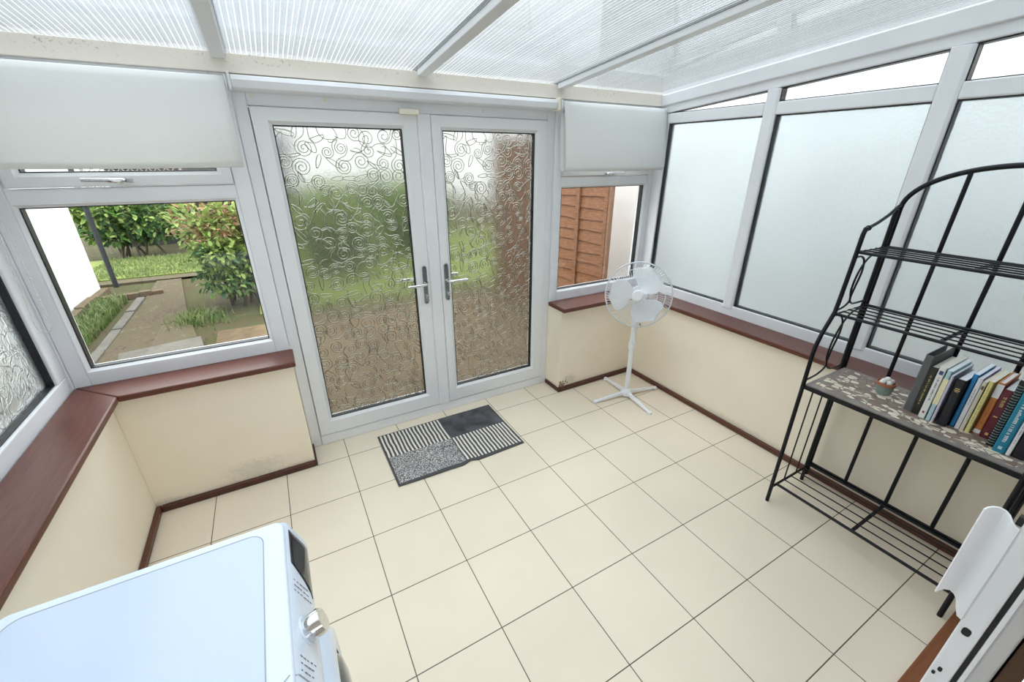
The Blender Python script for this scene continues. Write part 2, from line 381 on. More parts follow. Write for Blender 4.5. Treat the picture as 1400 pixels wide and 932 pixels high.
for q, (x, z) in enumerate(((.567, 1.893), (.873, 1.893), (1.707, 1.884))):  # beige stain spots on the frame head, modelled as thin discs
    MB().lathe([(.0001, 0), (.0085, 0), (.007, .0025), (.0001, .003)], Matrix.Translation((x, YD, z)) @ Matrix.Rotation(PI / 2, 4, 'X'), 16).build('stain_spot', CREAMPL, bpy.data.objects['trim_6'], smooth=40)
# scroll pattern raised on the room side of the door glass, made once and shared by both doors
def scrolls(w, h, seed, pitch=.066):
    rnd = random.Random(seed); curves = []
    nx = max(1, round(w / pitch)); nz = max(1, round(h / pitch))
    for i in range(nx):
        for j in range(nz):
            cx = (i + .5 + rnd.uniform(-.25, .25)) * w / nx; cz = (j + .5 + rnd.uniform(-.25, .25)) * h / nz
            k = rnd.random(); a0 = rnd.uniform(0, 2 * PI); sgn = rnd.choice((-1, 1)); pts = []
            if k < .55:      # spiral with a tail
                turns = rnd.uniform(1.8, 3.0); r1 = rnd.uniform(.026, .042)
                for q in range(44):
                    u = q / 43; a = a0 + sgn * u * turns * 2 * PI; r = .004 + r1 * u ** .9
                    pts.append((cx + r * math.cos(a), cz + r * math.sin(a)))
                ex, ez = pts[-1]; ta = a0 + sgn * turns * 2 * PI + sgn * PI / 2
                for q in range(1, 12):
                    ta -= sgn * .16; ex += .0075 * math.cos(ta); ez += .0075 * math.sin(ta); pts.append((ex, ez))
            elif k < .9:     # looping ribbon
                A = rnd.uniform(.024, .044); B = rnd.uniform(.014, .032); p1 = rnd.uniform(0, 6.28); L = rnd.uniform(4.5, 7.5)
                for q in range(56):
                    u = q / 55 * L
                    x = A * math.sin(u + p1) + .012 * u - .006 * L; z = B * math.cos(1.7 * u)
                    pts.append((cx + x * math.cos(a0) - z * math.sin(a0), cz + x * math.sin(a0) + z * math.cos(a0)))
            else:            # slender leaf outline
                L = rnd.uniform(.06, .10)
                for q in range(30):
                    u = q / 29 * 2 * PI; x = L * .5 * math.cos(u); z = .010 * math.sin(u) * (1 + .3 * math.cos(u))
                    pts.append((cx + x * math.cos(a0) - z * math.sin(a0), cz + x * math.sin(a0) + z * math.cos(a0)))
            pts = [(min(max(x, .002), w - .002), min(max(z, .002), h - .002)) for x, z in pts]
            curves.append(pts)
    vs = []; fs = []; hw = .0024; hh = .0010
    prof = [(-1, 0), (-.7, .75), (0, 1), (.7, .75), (1, 0)]; n = len(prof)
    for pts in curves:
        N = len(pts); b = len(vs)
        for i in range(N):
            tx = pts[min(i + 1, N - 1)][0] - pts[max(i - 1, 0)][0]; tz = pts[min(i + 1, N - 1)][1] - pts[max(i - 1, 0)][1]
            L = math.hypot(tx, tz) or 1; nx_, nz_ = -tz / L, tx / L; tap = min(1, .35 + min(i, N - 1 - i) / 4)
            for u, d in prof: vs.append((pts[i][0] + nx_ * u * hw * tap, -d * hh * tap, pts[i][1] + nz_ * u * hw * tap))
        for i in range(N - 1):
            for k in range(n):
                k2 = (k + 1) % n; fs.append((b + i * n + k, b + i * n + k2, b + (i + 1) * n + k2, b + (i + 1) * n + k))
    me = bpy.data.meshes.new('embossed_scrolls'); me.from_pydata(vs, [], fs); me.materials.append(RIDGE)
    for p in me.polygons: p.use_smooth = True
    return me
SCROLL = scrolls(.604, 1.606, 5)

def door_leaf(name, x0, x1, gx0, gx1, hinge_left, label):
    z0, z1 = .070, 1.850
    root = empty(name, ((x0 + x1) / 2, YD, z0), label, 'door', None, 'structure')
    gz0, gz1 = .172, 1.778; wx = gx0 - x0; w2 = x1 - gx1; wz = gz0 - z0
    s = MB(); fr, bk = YD - .012, YD + .05
    # four mitred members with unequal widths: outer rect -> bead rect
    def rect(a0, a1, b0, b1, d): return [(a0, d, b0), (a1, d, b0), (a1, d, b1), (a0, d, b1)]
    rings = [rect(x0, x1, z0, z1, bk), rect(x0, x1, z0, z1, fr + .004), rect(x0 + .004, x1 - .004, z0 + .004, z1 - .004, fr),
             rect(gx0 - .016, gx1 + .016, gz0 - .016, gz1 + .016, fr), rect(gx0 - .004, gx1 + .004, gz0 - .004, gz1 + .004, fr + .012), rect(gx0, gx1, gz0, gz1, fr + .014), rect(gx0, gx1, gz0, gz1, bk)]
    vs = [p for r in rings for p in r]; n = len(rings); fs = []
    for i in range(n):
        j = (i + 1) % n
        for k in range(4): k2 = (k + 1) % 4; fs.append((i * 4 + k, i * 4 + k2, j * 4 + k2, j * 4 + k))
    s.add(vs, fs); sash = s.build('sash', UPVC2, root)
    MB().ring('y', gx0 + .0005, gx1 - .0005, gz0 + .0005, gz1 - .0005, [(0, fr + .015), (.0045, fr + .0155), (.0045, fr + .047), (0, fr + .047)]).build('gasket', GASKET, root)
    pane = MB().box(gx0 + .005, gx1 - .005, fr + .034, fr + .038, gz0 + .005, gz1 - .005).build('pane', DOORGLASS, root)
    so = bpy.data.objects.new('embossed_scrolls', SCROLL); col.objects.link(so); so.parent = pane; so.matrix_parent_inverse = Matrix.Translation(-root.location)
    so.parent = pane; so.matrix_parent_inverse = Matrix(); so.location = Vector((gx0 + (gx1 - gx0 - .604) / 2, fr + .0337, gz0)) 
    # lever handle on a long plate
    hx = x1 - .030 if hinge_left else x0 + .030; d = -1 if hinge_left else 1
    pl = MB(); pts = []
    for k in range(16):
        a = PI * k / 15; pts.append((hx + .014 * math.cos(a), fr - .0005, 1.033 + .014 * math.sin(a)))
    for k in range(16):
        a = PI + PI * k / 15; pts.append((hx + .014 * math.cos(a), fr - .0005, .823 + .014 * math.sin(a)))
    pl.prism(pts, (0, 0, 0), (0, -.009, 0)); plate = pl.build('handle_plate', STEEL, root, bevel=.003)
    lv = MB(); lz = .942
    lv.cyl((hx, fr - .009, lz), (hx, fr - .020, lz), .013, 20)
    lv.tube([(hx, fr - .018, lz), (hx + d * .002, fr - .040, lz), (hx + d * .010, fr - .050, lz), (hx + d * .03, fr - .054, lz), (hx + d * .122, fr - .054, lz - .002)], [.008, .008, .0085, .0085, .0085], 14)
    lv.build('lever_handle', CHROME, root, smooth=40)
    ck = MB(); ck.lathe([(.0001, 0), (.0088, 0), (.0088, .004), (.0075, .006), (.0001, .006)], Matrix.Translation((hx, fr - .009, .862)) @ Matrix.Rotation(PI / 2, 4, 'X'), 20)
    ck.build('lock_cylinder', CHROME, root, smooth=40)
    sc_ = MB()
    for z in (1.036, .822): sc_.lathe([(.0001, 0), (.004, 0), (.003, .002), (.0001, .002)], Matrix.Translation((hx, fr - .009, z)) @ Matrix.Rotation(PI / 2, 4, 'X'), 12)
    sc_.build('screw', GASKET, root)
    key = MB(); kx = hx + d * .002
    key.box(kx - .001, kx + .001, fr - .034, fr - .014, .858, .866)
    key.tube([(kx + .009 * math.cos(a), fr - .040, .862 + .011 * math.sin(a)) for a in [2 * PI * i / 16 for i in range(16)]], .0016, 6, True)
    key.build('key', CHROME, root)
    lv2 = MB(); lv2.tube([(hx, bk, lz), (hx, bk + .045, lz), (hx + d * .02, bk + .052, lz), (hx + d * .122, bk + .052, lz)], .009, 12); lv2.build('lever_handle', CHROME, root, smooth=40)
    return root
door_leaf('door_1', .545, 1.310, .624, 1.229, True, 'left white glazed door with embossed scroll glass')
d2 = door_leaf('door_2', 1.388, 2.147, 1.453, 2.057, False, 'right white glazed door with embossed scroll glass, beside the fan')
MB().prism([(1.3105, .245, .066), (1.3105, .186, .066), (1.317, .176, .066), (1.381, .176, .066), (1.3875, .186, .066), (1.3875, .245, .066)], (0, 0, .066), (0, 0, 1.852)).build('meeting_stile', UPVC, d2, bevel=.004)

tag(MB().box(1.214, 1.316, .146, .178, 1.843, 1.870).build('door_contact', CREAMPL, bevel=.005), 'small cream plastic block fixed above where the two doors meet', 'door contact')
# blind head rail over the doors
hr = empty('blind_headrail', (1.34, .13, 1.90), 'long white blind head rail fixed above the glazed doors', 'blind rail')
h = MB(); h.prism([(.50, .188, 1.903), (.50, .130, 1.905), (.50, .118, 1.912), (.50, .112, 1.94), (.50, .120, 1.958), (.50, .15, 1.963), (.50, .188, 1.963)], (0, 0, 0), (1.665, 0, 0)); h.build('rail', UPVC, hr, bevel=.002)
MB().box(2.166, 2.186, .104, .188, 1.898, 1.968).build('end_cap', CREAMPL, hr, bevel=.008, seg=3)
MB().box(.488, .499, .104, .188, 1.900, 1.968).build('end_cap', UPVC, hr, bevel=.004)
# wall plate under the roof
struct(MB().hexa([(-.60, .15, 1.968), (3.10, .15, 1.968), (3.10, .30, 1.968), (-.60, .30, 1.968), (-.60, .15, 2.040), (3.10, .15, 2.040), (3.10, .30, 2.026), (-.60, .30, 2.026)]).build('trim_7', BEAM, bevel=.003),
       'cream painted beam with mould specks between the doors and the roof', 'roof beam')
# ------------------------------------------------------------------ windows
def frameprof(w, f, b, bead=.016): return [(0, b), (0, f), (w - bead, f), (w - .004, f + .012), (w, f + .015), (w, b)]
struct(MB().box(-.47, -.3925, .1655, .26, .64, 2.02).build('trim_10', UPVC, bevel=.003), 'white corner post at the far left of the glazing', 'corner post')
struct(MB().box(3.0785, 3.15, .1655, .26, .64, 2.0).build('trim_11', UPVC, bevel=.003), 'white corner post behind the fan', 'corner post')
def casement(name, x0, x1, label, hx, lever_dir, gx0, gx1, hoff=.022):
    root = empty(name, ((x0 + x1) / 2, .17, .66), label, 'window', None, 'structure')
    f, b = .170, .24
    m = MB(); m.box(x0, gx0 - .016, f, b, .660, 1.968).box(gx1 + .016, x1, f, b, .660, 1.968).box(gx0 - .016, gx1 + .016, f, b, .660, .738 - .0).box(gx0 - .016, gx1 + .016, f, b, 1.470, 1.525).box(gx0 - .016, gx1 + .016, f, b, 1.92, 1.968)
    m.build('frame', UPVC, root, bevel=.004)
    MB().ring('y', gx0 - .016, gx1 + .016, .736, 1.472, [(0, b), (0, f + .001), (.004, f), (.012, f + .010), (.016, f + .014), (.016, b)]).build('glazing_bead', UPVC, root)
    MB().ring('y', gx0 + .0005, gx1 - .0005, .7525, 1.4555, [(0, f + .016), (.004, f + .016), (.004, f + .052), (0, f + .052)]).build('gasket', GASKET, root)
    MB().box(gx0 + .004, gx1 - .004, f + .040, f + .044, .756, 1.452).build('pane', CLEAR, root)
    # opening vent above
    v0, v1 = gx0 + .010, gx1 - .002; sz0, sz1 = 1.529, 1.915
    v = MB().ring('y', v0 - .016, v1 + .016, sz0, sz1, [(0, b), (0, f - .006), (.004, f - .010), (.040, f - .010), (.050, f + .002), (.054, f + .006), (.054, b)]).build('vent_sash', UPVC2, root)
    MB().ring('y', v0 + .0385, v1 - .0385, sz0 + .0545, sz1 - .0545, [(0, f + .008), (.004, f + .008), (.004, f + .05), (0, f + .05)]).build('vent_gasket', GASKET, root)
    MB().box(v0 + .0425, v1 - .0425, f + .035, f + .039, sz0 + .0585, sz1 - .0585).build('vent_pane', CLEAR, root)
    hd = MB(); hz = sz0 + hoff; y = f - .010; d = lever_dir
    hd.hexa([(hx - .030, y, hz - .009), (hx + .030, y, hz - .009), (hx + .030, y, hz + .009), (hx - .030, y, hz + .009), (hx - .027, y - .012, hz - .007), (hx + .027, y - .012, hz - .007), (hx + .027, y - .012, hz + .007), (hx - .027, y - .012, hz + .007)])
    hd.tube([(hx, y - .010, hz), (hx - d * .004, y - .026, hz), (hx - d * .02, y - .034, hz), (hx - d * .05, y - .033, hz + .004), (hx - d * .125, y - .030, hz + .006)], [.010, .011, .010, .0075, .0075], 12)
    hd.build('handle', CHROME, root, smooth=40); return root
casement('window_1', -.392, DX0 - .001, 'clear window left of the doors looking on to the garden', .035, 1, -.318, .405)
casement('window_2', DX1 + .001, 3.078, 'clear window right of the doors, behind the fan', 2.63, -1, 2.268, 3.018, .010)

ROOF0, SL = 2.046, .095
def zr(y): return ROOF0 + SL * (.15 - y)
def railz(y): return 1.925 + .085 * (.1 - y)      # underside of the raking top rail
def side_window(name, sgn, xin, yb, mull, yend, label, panemat, ventmat):
    """glazed side above a dwarf wall; sgn +1 looks to +X"""
    root = empty(name, (xin, -1.0, .66), label, 'window', None, 'structure')
    x0, x1 = xin, xin + sgn * .07; b0 = .660; g0 = .742; T0, T1 = 1.858, 1.922
    fr = MB()
    fr.box(x0, x1, yend, yb, b0, g0)                                     # bottom rail
    fr.hexa([(x0, yend, railz(yend)), (x1, yend, railz(yend)), (x1, yb, railz(yb)), (x0, yb, railz(yb)), (x0, yend, zr(yend) - .004), (x1, yend, zr(yend) - .004), (x1, yb, zr(yb) - .004), (x0, yb, zr(yb) - .004)])
    fr.box(x0, x1, yb - .085, yb, g0, railz(yb)); fr.box(x0, x1, yend, yend + .06, g0, railz(yend))
    fr.build('frame', UPVC, root, bevel=.005)
    # rounded nose along the rake
    m = MB(); xa = x0 - sgn * .014
    m.hexa([(xa, yend, railz(yend) + .050), (x0, yend, railz(yend) + .044), (x0, yb, railz(yb) + .044), (xa, yb, railz(yb) + .050), (xa, yend, zr(yend) - .012), (x0, yend, zr(yend) - .006), (x0, yb, zr(yb) - .006), (xa, yb, zr(yb) - .012)])
    m.build('eaves_bead', UPVC, root, bevel=.004)
    for (a, b) in mull:
        x = x0 - sgn * .006
        MB().prism([(x0, a, g0 - .02), (x, a - .012 if a > b else a + .012, g0 - .02), (x, b + .012 if a > b else b - .012, g0 - .02), (x0, b, g0 - .02), (x1, b, g0 - .02), (x1, a, g0 - .02)], (0, 0, 0), (0, 0, railz((a + b) / 2) - g0 + .02)).build('mullion', UPVC, root, bevel=.003)
    edges = [yb - .085] + [q for ab in mull for q in ab] + [yend + .06]
    for i in range(0, len(edges), 2):
        ya, yb2 = edges[i], edges[i + 1]
        MB().hexa([(x0 - sgn * .003, yb2, T0), (x1, yb2, T0), (x1, ya, T0), (x0 - sgn * .003, ya, T0), (x0 - sgn * .003, yb2, T1), (x1, yb2, T1), (x1, ya, T1), (x0 - sgn * .003, ya, T1)]).build('transom', UPVC, root, bevel=.006)
        def gring(z0a, z0b, z1a, z1b):
            # black rebate lining, inner faces visible at an angle
            w = .005; m = MB(); d0, d1 = x0 + sgn * .012, x0 + sgn * .052
            o = [(ya, z0a), (yb2, z0b), (yb2, z1b), (ya, z1a)]; q = [(ya - w, z0a + w), (yb2 + w, z0b + w), (yb2 + w, max(z0b + w, z1b - w)), (ya - w, max(z0a + w, z1a - w))]
            vs = [(d, y, z) for d in (d0, d1) for y, z in o] + [(d, y, z) for d in (d0, d1) for y, z in q]; fs = []
            for k in range(4):
                k2 = (k + 1) % 4; fs += [(k, k2, 4 + k2, 4 + k), (8 + k, 8 + k2, 12 + k2, 12 + k), (k, k2, 8 + k2, 8 + k), (4 + k, 4 + k2, 12 + k2, 12 + k)]
            m.add(vs, fs); m.build('gasket', GASKET, root); return q
        q = gring(g0, g0, T0, T0); xg = x0 + sgn * .036
        MB().prism([(xg, y, z) for y, z in q], (0, 0, 0), (sgn * .004, 0, 0)).build('pane', panemat, root)
        if railz(ya) - T1 > .012 or railz(yb2) - T1 > .012:
            q = gring(T1, T1, max(T1 + .002, railz(ya)), railz(yb2))
            MB().prism([(xg, y, z) for y, z in q], (0, 0, 0), (sgn * .004, 0, 0)).build('top_pane', ventmat, root)
    return root
side_window('window_3', 1, 3.080, .165, [(-.596, -.668), (-1.340, -1.418)], YF, 'tall frosted windows along the right side behind the rack', FROST, CLEAR)
side_window('window_4', -1, -.400, .165, [(-.72, -.79), (-1.46, -1.53)], YF, 'patterned frosted window at the far left beside the hanging bead cord', FLORAL, CLEAR)

# ------------------------------------------------------------------ roof
ce = empty('ceiling', (1.3, -1.0, 2.1), 'sloping ribbed translucent roof sheets over the whole room', 'roof', None, 'structure')
bars = [(-.405, -.350), (.447, .500), (1.322, 1.377), (2.182, 2.232)]
xs = [-.62] + [(a + b) / 2 for a, b in bars] + [3.16]
y0, y1 = .36, -2.175
for i in range(len(xs) - 1):
    a, b = xs[i] + .003, xs[i + 1] - .003
    m = MB().hexa([(a, y1, zr(y1)), (b, y1, zr(y1)), (b, y0, zr(y0)), (a, y0, zr(y0)), (a, y1, zr(y1) + .010), (b, y1, zr(y1) + .010), (b, y0, zr(y0) + .010), (a, y0, zr(y0) + .010)])
    m.m = [0, 1, 1, 1, 1, 1]; m.build('roof_sheet', [POLY, SKIN], ce)
for a, b in bars:
    m = MB(); yb = .149; d = .030
    m.hexa([(a, y1, zr(y1) - d), (b, y1, zr(y1) - d), (b, yb, zr(yb) - d), (a, yb, zr(yb) - d), (a, y1, zr(y1) - .001), (b, y1, zr(y1) - .001), (b, yb, zr(yb) - .001), (a, yb, zr(yb) - .001)])
    m.hexa([(a - .008, y1, zr(y1) + .011), (b + .008, y1, zr(y1) + .011), (b + .008, y0, zr(y0) + .011), (a - .008, y0, zr(y0) + .011), (a + .005, y1, zr(y1) + .035), (b - .005, y1, zr(y1) + .035), (b - .005, y0, zr(y0) + .035), (a + .005, y0, zr(y0) + .035)])
    m.build('glazing_bar', UPVC2, ce, bevel=.003)

# ------------------------------------------------------------------ roller blinds
def blind(name, x0, x1, ztop, zbot, loop, label, grp):
    root = empty(name, ((x0 + x1) / 2, .10, ztop), label, 'roller blind', grp)
    MB().cyl((x0 + .006, .120, ztop - .020), (x1 - .006, .120, ztop - .020), .019, 20).build('roller', WHITEPL, root, smooth=40)
    # cloth: strip profile in Y-Z, swept along X with a slight sag
    if loop:
        prof = [(.139, ztop - .03), (.128, ztop - .003), (.112, ztop)]
        prof += [(.100, ztop - .006), (.092, ztop - .03), (.080, ztop - .10), (.066, ztop - .20), (.058, ztop - .30)]
        cy, r = .084, .027
        prof += [(cy - r * math.cos(a), zbot + r - r * math.sin(a)) for a in [PI * k / 9 for k in range(10)]]
        prof += [(.117, zbot + .10), (.124, zbot + .22), (.128, ztop - .06)]
    else:
        prof = [(.139, ztop - .03), (.128, ztop - .003), (.112, ztop), (.100, ztop - .006), (.092, ztop - .03), (.084, ztop - .08), (.074, ztop - .16), (.070, ztop - .22), (.076, ztop - .28), (.088, zbot + .03), (.094, zbot + .004), (.098, zbot), (.102, zbot + .004), (.099, zbot + .03)]
    n = len(prof); NX = 24; vs = []; fs = []
    for i in range(NX + 1):
        u = i / NX; x = x0 + .010 + (x1 - x0 - .020) * u; sag = .006 * math.sin(PI * u)
        for k, (y, z) in enumerate(prof):
            kk = k / (n - 1); vs.append((x + (.0 if not loop else 0), y - sag * math.sin(PI * kk) + .002 * math.sin(9 * u + 3 * kk), z - .004 * math.sin(PI * u) * kk))
    for i in range(NX):
        for k in range(n - 1): fs.append((i * n + k, (i + 1) * n + k, (i + 1) * n + k + 1, i * n + k + 1))
    m = MB(); m.add(vs, fs); c = m.build('cloth', BLIND, root, smooth=60)
    so = c.modifiers.new('thick', 'SOLIDIFY'); so.thickness = .0012
    for x in (x0, x1 - .005):
        b = MB(); b.box(x, x + .005, .098, .149, ztop - .042, ztop + .006); b.build('bracket', WHITEPL, root, bevel=.002)
    return root
bl = blind('roller_blind', -.395, .484, 1.950, 1.600, False, 'large off-white roller blind over the garden window, left of the doors', 'roller blinds')
blind('roller_blind', 2.190, 3.078, 1.952, 1.560, True, 'off-white roller blind with rolled-up hem above the fan', 'roller blinds')
# hanging bead chain in the left corner
ch = MB(); pts = []
for k in range(150):
    u = k / 149
    if u < .46: v = u / .46; pts.append((-.345 - .028 * v, .098 - .048 * v, 1.90 - .87 * v))
    elif u < .60: v = (u - .46) / .14; a = PI * v; pts.append((-.350 - .023 * math.cos(a), .050, 1.03 - .045 * math.sin(a)))
    else: v = (u - .60) / .40; pts.append((-.327 - .012 * v, .050 + .048 * v, 1.03 + .87 * v))
acc = 0; last = None; beads = MB()
dens = []
for a, b in zip(pts, pts[1:]):
    L = (Vector(b) - Vector(a)).length; n = max(1, round(L / .0065))
    for q in range(n): dens.append(Vector(a).lerp(Vector(b), q / n))
for p in dens: beads.ball(p, .0026, 4)
beads.tube(pts, .0008, 5)
beads.build('bead_chain', bsdf('ivory_beads', (.66, .66, .62), .4), bl, smooth=60)

# ------------------------------------------------------------------ pedestal fan
FX, FY = 2.612, -.285
fan = empty('pedestal_fan', (FX, FY, 0), 'white pedestal fan with cross feet in the far right corner', 'fan')
for k in range(4):
    a = math.radians(-7 + 90 * k); L = .268; ca, sa = math.cos(a), math.sin(a); px, py = -sa, ca
    def Q(r, w, z): return (FX + ca * r + px * w, FY + sa * r + py * w, z)
    leg = MB(); leg.hexa([Q(.025, -.015, .020), Q(L, -.011, .004), Q(L, .011, .004), Q(.025, .015, .020), Q(.025, -.010, .045), Q(L, -.008, .018), Q(L, .008, .018), Q(.025, .010, .045)])
    lo = leg.build('leg', WHITEPL, fan, bevel=.003)
    MB().lathe([(.0001, 0), (.016, 0), (.017, .010), (.014, .018), (.0001, .020)], Matrix.Translation(Q(L, 0, 0)), 16).build('foot_cap', WHITEPL, lo, smooth=40)
MB().lathe([(.0001, .012), (.040, .012), (.042, .030), (.040, .046), (.030, .056), (.026, .060), (.0001, .060)], Matrix.Translation((FX, FY, 0)), 28).build('base_hub', WHITEPL, fan, smooth=40)
MB().cyl((FX, FY, .055), (FX, FY, .42), .018, 20).build('lower_pole', WHITEPL, fan, smooth=40)
MB().lathe([(.0001, .385), (.024, .385), (.027, .397), (.027, .428), (.023, .442), (.023, .46), (.0001, .455)], Matrix.Translation((FX, FY, 0)), 20).build('height_collar', WHITEPL, fan, smooth=40)
MB().cyl((FX - .018, FY - .018, .425), (FX - .032, FY - .032, .425), .009, 12).build('clamp_knob', WHITEPL, fan, smooth=40)
MB().cyl((FX, FY, .45), (FX, FY, .56), .0205, 20).build('upper_pole', WHITEPL, fan, smooth=40)
nrm = Vector((-.74, -.655, .20)).normalized(); HC = Vector((2.552, -.338, .812))
sx = Vector((0, 0, 1)).cross(nrm).normalized(); sy = nrm.cross(sx)
HM = Matrix((( sx.x, sy.x, nrm.x, HC.x), (sx.y, sy.y, nrm.y, HC.y), (sx.z, sy.z, nrm.z, HC.z), (0, 0, 0, 1)))
MB().tube([(FX, FY, .555), (FX, FY, .62), (FX + .002, FY + .002, .70), (FX + .004, FY + .004, .74), (FX + .008, FY + .010, .78)], [.0215, .0235, .021, .022, .025], 16).build('neck', WHITEPL, fan, smooth=50)
MB().lathe([(.0001, -.16), (.035, -.155), (.052, -.13), (.056, -.09), (.050, -.055), (.0001, -.052)], HM, 28).build('motor_housing', WHITEPL, fan, smooth=40)
MB().cyl(HM @ Vector((.0, .03, -.155)), HM @ Vector((0, .06, -.16)), .008, 10).build('oscillation_knob', WHITEPL, fan, smooth=40)
MB().lathe([(.0001, -.02), (.034, -.018), (.034, .012), (.026, .022), (.0001, .026)], HM, 24).build('blade_hub', WHITEPL, fan, smooth=40)
BLADE = bsdf('frosted_blade_plastic', (.80, .82, .85), .4)
def blade(a0):
    n1, n2 = 12, 8; vs = []; fs = []
    for th in (-.0012, .0012):
        for i in range(n1 + 1):
            u = i / n1; r = .028 + .165 * u
            wdt = (.30 + .78 * math.sin(PI * min(1, .12 + u * .80)) ** .8) * (1 if u < .9 else math.sqrt(max(0.02, 1 - ((u - .9) / .1) ** 2)))
            for j in range(n2 + 1):
                v = j / n2 - .5; a = a0 + v * wdt * 1.55 + .35 * u
                z = .004 - .060 * v * (1 - .35 * u) + th; vs.append(HM @ Vector((r * math.cos(a), r * math.sin(a), z)))
    W = n2 + 1; H = (n1 + 1) * W
    for i in range(n1):
        for j in range(n2):
            q = (i * W + j, i * W + j + 1, (i + 1) * W + j + 1, (i + 1) * W + j); fs.append(q); fs.append(tuple(H + x for x in reversed(q)))
    for i in range(n1): fs.append((i * W, (i + 1) * W, H + (i + 1) * W, H + i * W)); fs.append((i * W + n2, H + i * W + n2, H + (i + 1) * W + n2, (i + 1) * W + n2))
    for j in range(n2): fs.append((n1 * W + j, n1 * W + j + 1, H + n1 * W + j + 1, H + n1 * W + j)); fs.append((j, H + j, H + j + 1, j + 1))
    return MB().add(vs, fs)
for a in (70, 190, 310): blade(math.radians(a - 20)).build('blade', BLADE, fan, smooth=50)
GR = .212
WIRE = bsdf('white_wire', (.80, .83, .87), .35)
def grille(name, zs, flip):
    g = MB(); N = 72
    for k in range(N):
        a = 2 * PI * k / N + (.02 if flip else 0); pts = []
        for u in (0, .2, .45, .7, .88, .97, 1.0):
            r = .036 + (GR - .036) * u; z = zs * (1 - u ** 3.2); aa = a + .22 * (1 - u); pts.append(HM @ Vector((r * math.cos(aa), r * math.sin(aa), z)))
        g.tube(pts, .0010, 4)
    for r, z in ((.12, zs * .87), (.17, zs * .62)):
        g.tube([HM @ Vector((r * math.cos(q), r * math.sin(q), z)) for q in [2 * PI * i / 64 for i in range(64)]], .0012, 5, True)
    return g.build(name, WIRE, fan, smooth=60)
grille('front_grille', .052, False); grille('rear_grille', -.060, True)
MB().tube([HM @ Vector((GR * math.cos(q), GR * math.sin(q), 0)) for q in [2 * PI * i / 96 for i in range(96)]], .0048, 8, True).build('grille_rim', bsdf('pale_rim', (.62, .65, .69), .35), fan, smooth=60)
MB().lathe([(.0001, .046), (.036, .046), (.038, .052), (.030, .060), (.0001, .062)], HM, 28).build('grille_badge', WHITEPL, fan, smooth=40)
fc = MB().tube([(FX - .02, FY - .02, .60), (FX - .04, FY - .035, .585), (FX - .042, FY - .036, .565), (FX - .03, FY - .028, .545), (FX - .02, FY - .018, .55)], .003, 8).build('cable_loop', WHITEPL, fan, smooth=50)
MB().tube([(FX + .018, FY - .03, .585), (FX + .022, FY - .034, .560)], .005, 8).build('tilt_screw', BLACKHOLE, fan)

# ------------------------------------------------------------------ door mat
def matmat():
    m, nt, out = newmat('patchwork_mat'); t = NT(nt); p = t.n('ShaderNodeBsdfPrincipled'); t.l(p.outputs[0], out.inputs[0]); p.inputs['Roughness'].default_value = .95; p.inputs['Specular IOR Level'].default_value = .1
    c = t.coord(); s = t.n('ShaderNodeSeparateXYZ'); t.l(c, s.inputs[0]); X, Y = s.outputs['X'], s.outputs['Y']   # local 0..0.79, 0..0.5
    wob = t.math('MULTIPLY', t.math('SUBTRACT', t.noise(7, 3, c), .5), .020)
    st = t.math('FRACT', t.math('DIVIDE', t.math('ADD', X, wob), .0235))
    stripe = t.ramp(st, [(0, 0.), (.44, 0.), (.52, 1.), (.94, 1.), (1., 0.)])
    dk, lt = (.080, .077, .080), (.72, .68, .63)
    stripes = t.mix(stripe, dk, lt)
    n = t.noise(150, 3, c, .75); speck = t.ramp(n, [(.40, (.05, .05, .055)), (.50, (.24, .235, .235)), (.60, (.66, .64, .62))])
    pl = t.ramp(t.noise(11, 4, c), [(.3, (.055, .055, .06)), (.7, (.125, .125, .135))])
    right = t.ramp(X, [(.405, 0.), (.406, 1.)], 'CONSTANT'); top = t.ramp(Y, [(.262, 0.), (.263, 1.)], 'CONSTANT')
    r = t.math('GREATER_THAN', X, .403); tp = t.math('GREATER_THAN', Y, .255)
    A = t.mix(tp, speck, stripes); B = t.mix(tp, stripes, pl)
    cc = t.mix(r, A, B)
    e = t.math('MINIMUM', t.math('MINIMUM', X, t.math('SUBTRACT', .79, X)), t.math('MINIMUM', Y, t.math('SUBTRACT', .503, Y)))
    cc = t.mix(t.math('LESS_THAN', e, .011), cc, (.085, .083, .086))
    t.l(cc, p.inputs['Base Color']); hgt = t.math('ADD', t.math('MULTIPLY', t.noise(400, 2, c), .6), t.math('MULTIPLY', stripe, .5)); t.l(t.bump(hgt, .5, .003), p.inputs['Normal']); return m
vs = []; fs = []; NX, NY = 60, 40; W, H = .79, .503
for lay in (0, 1):
    for j in range(NY + 1):
        for i in range(NX + 1):
            x, y = W * i / NX, H * j / NY; edge = min(i, NX - i, j, NY - j)
            bump = .010 * math.exp(-((x - .43) / .035) ** 2) * max(0, 1 - y / .16) + .004 * math.exp(-((x - .28) / .05) ** 2) * max(0, 1 - y / .1) + .0015 * math.sin(11 * x + 5 * y)
            yy = y + (.012 * math.exp(-((x - .43) / .03) ** 2) - .010 * math.sin(PI * x / W)) * max(0, 1 - y / .2)
            z = (.0015 + max(0, bump)) if lay == 0 else (.0105 if edge else .006) + max(0, bump)
            vs.append((x, yy, z))
S = (NX + 1) * (NY + 1)
for j in range(NY):
    for i in range(NX):
        a = j * (NX + 1) + i; q = (a, a + 1, a + NX + 2, a + NX + 1); fs.append(tuple(reversed(q))); fs.append(tuple(S + k for k in q))
bd = [i for i in range(NX)] + [NX + j * (NX + 1) for j in range(NY)] + [S - 1 - i for i in range(NX)] + [S - NX - 1 - j * (NX + 1) for j in range(NY)]
for a, b in zip(bd, bd[1:] + bd[:1]): fs.append((a, b, S + b, S + a))
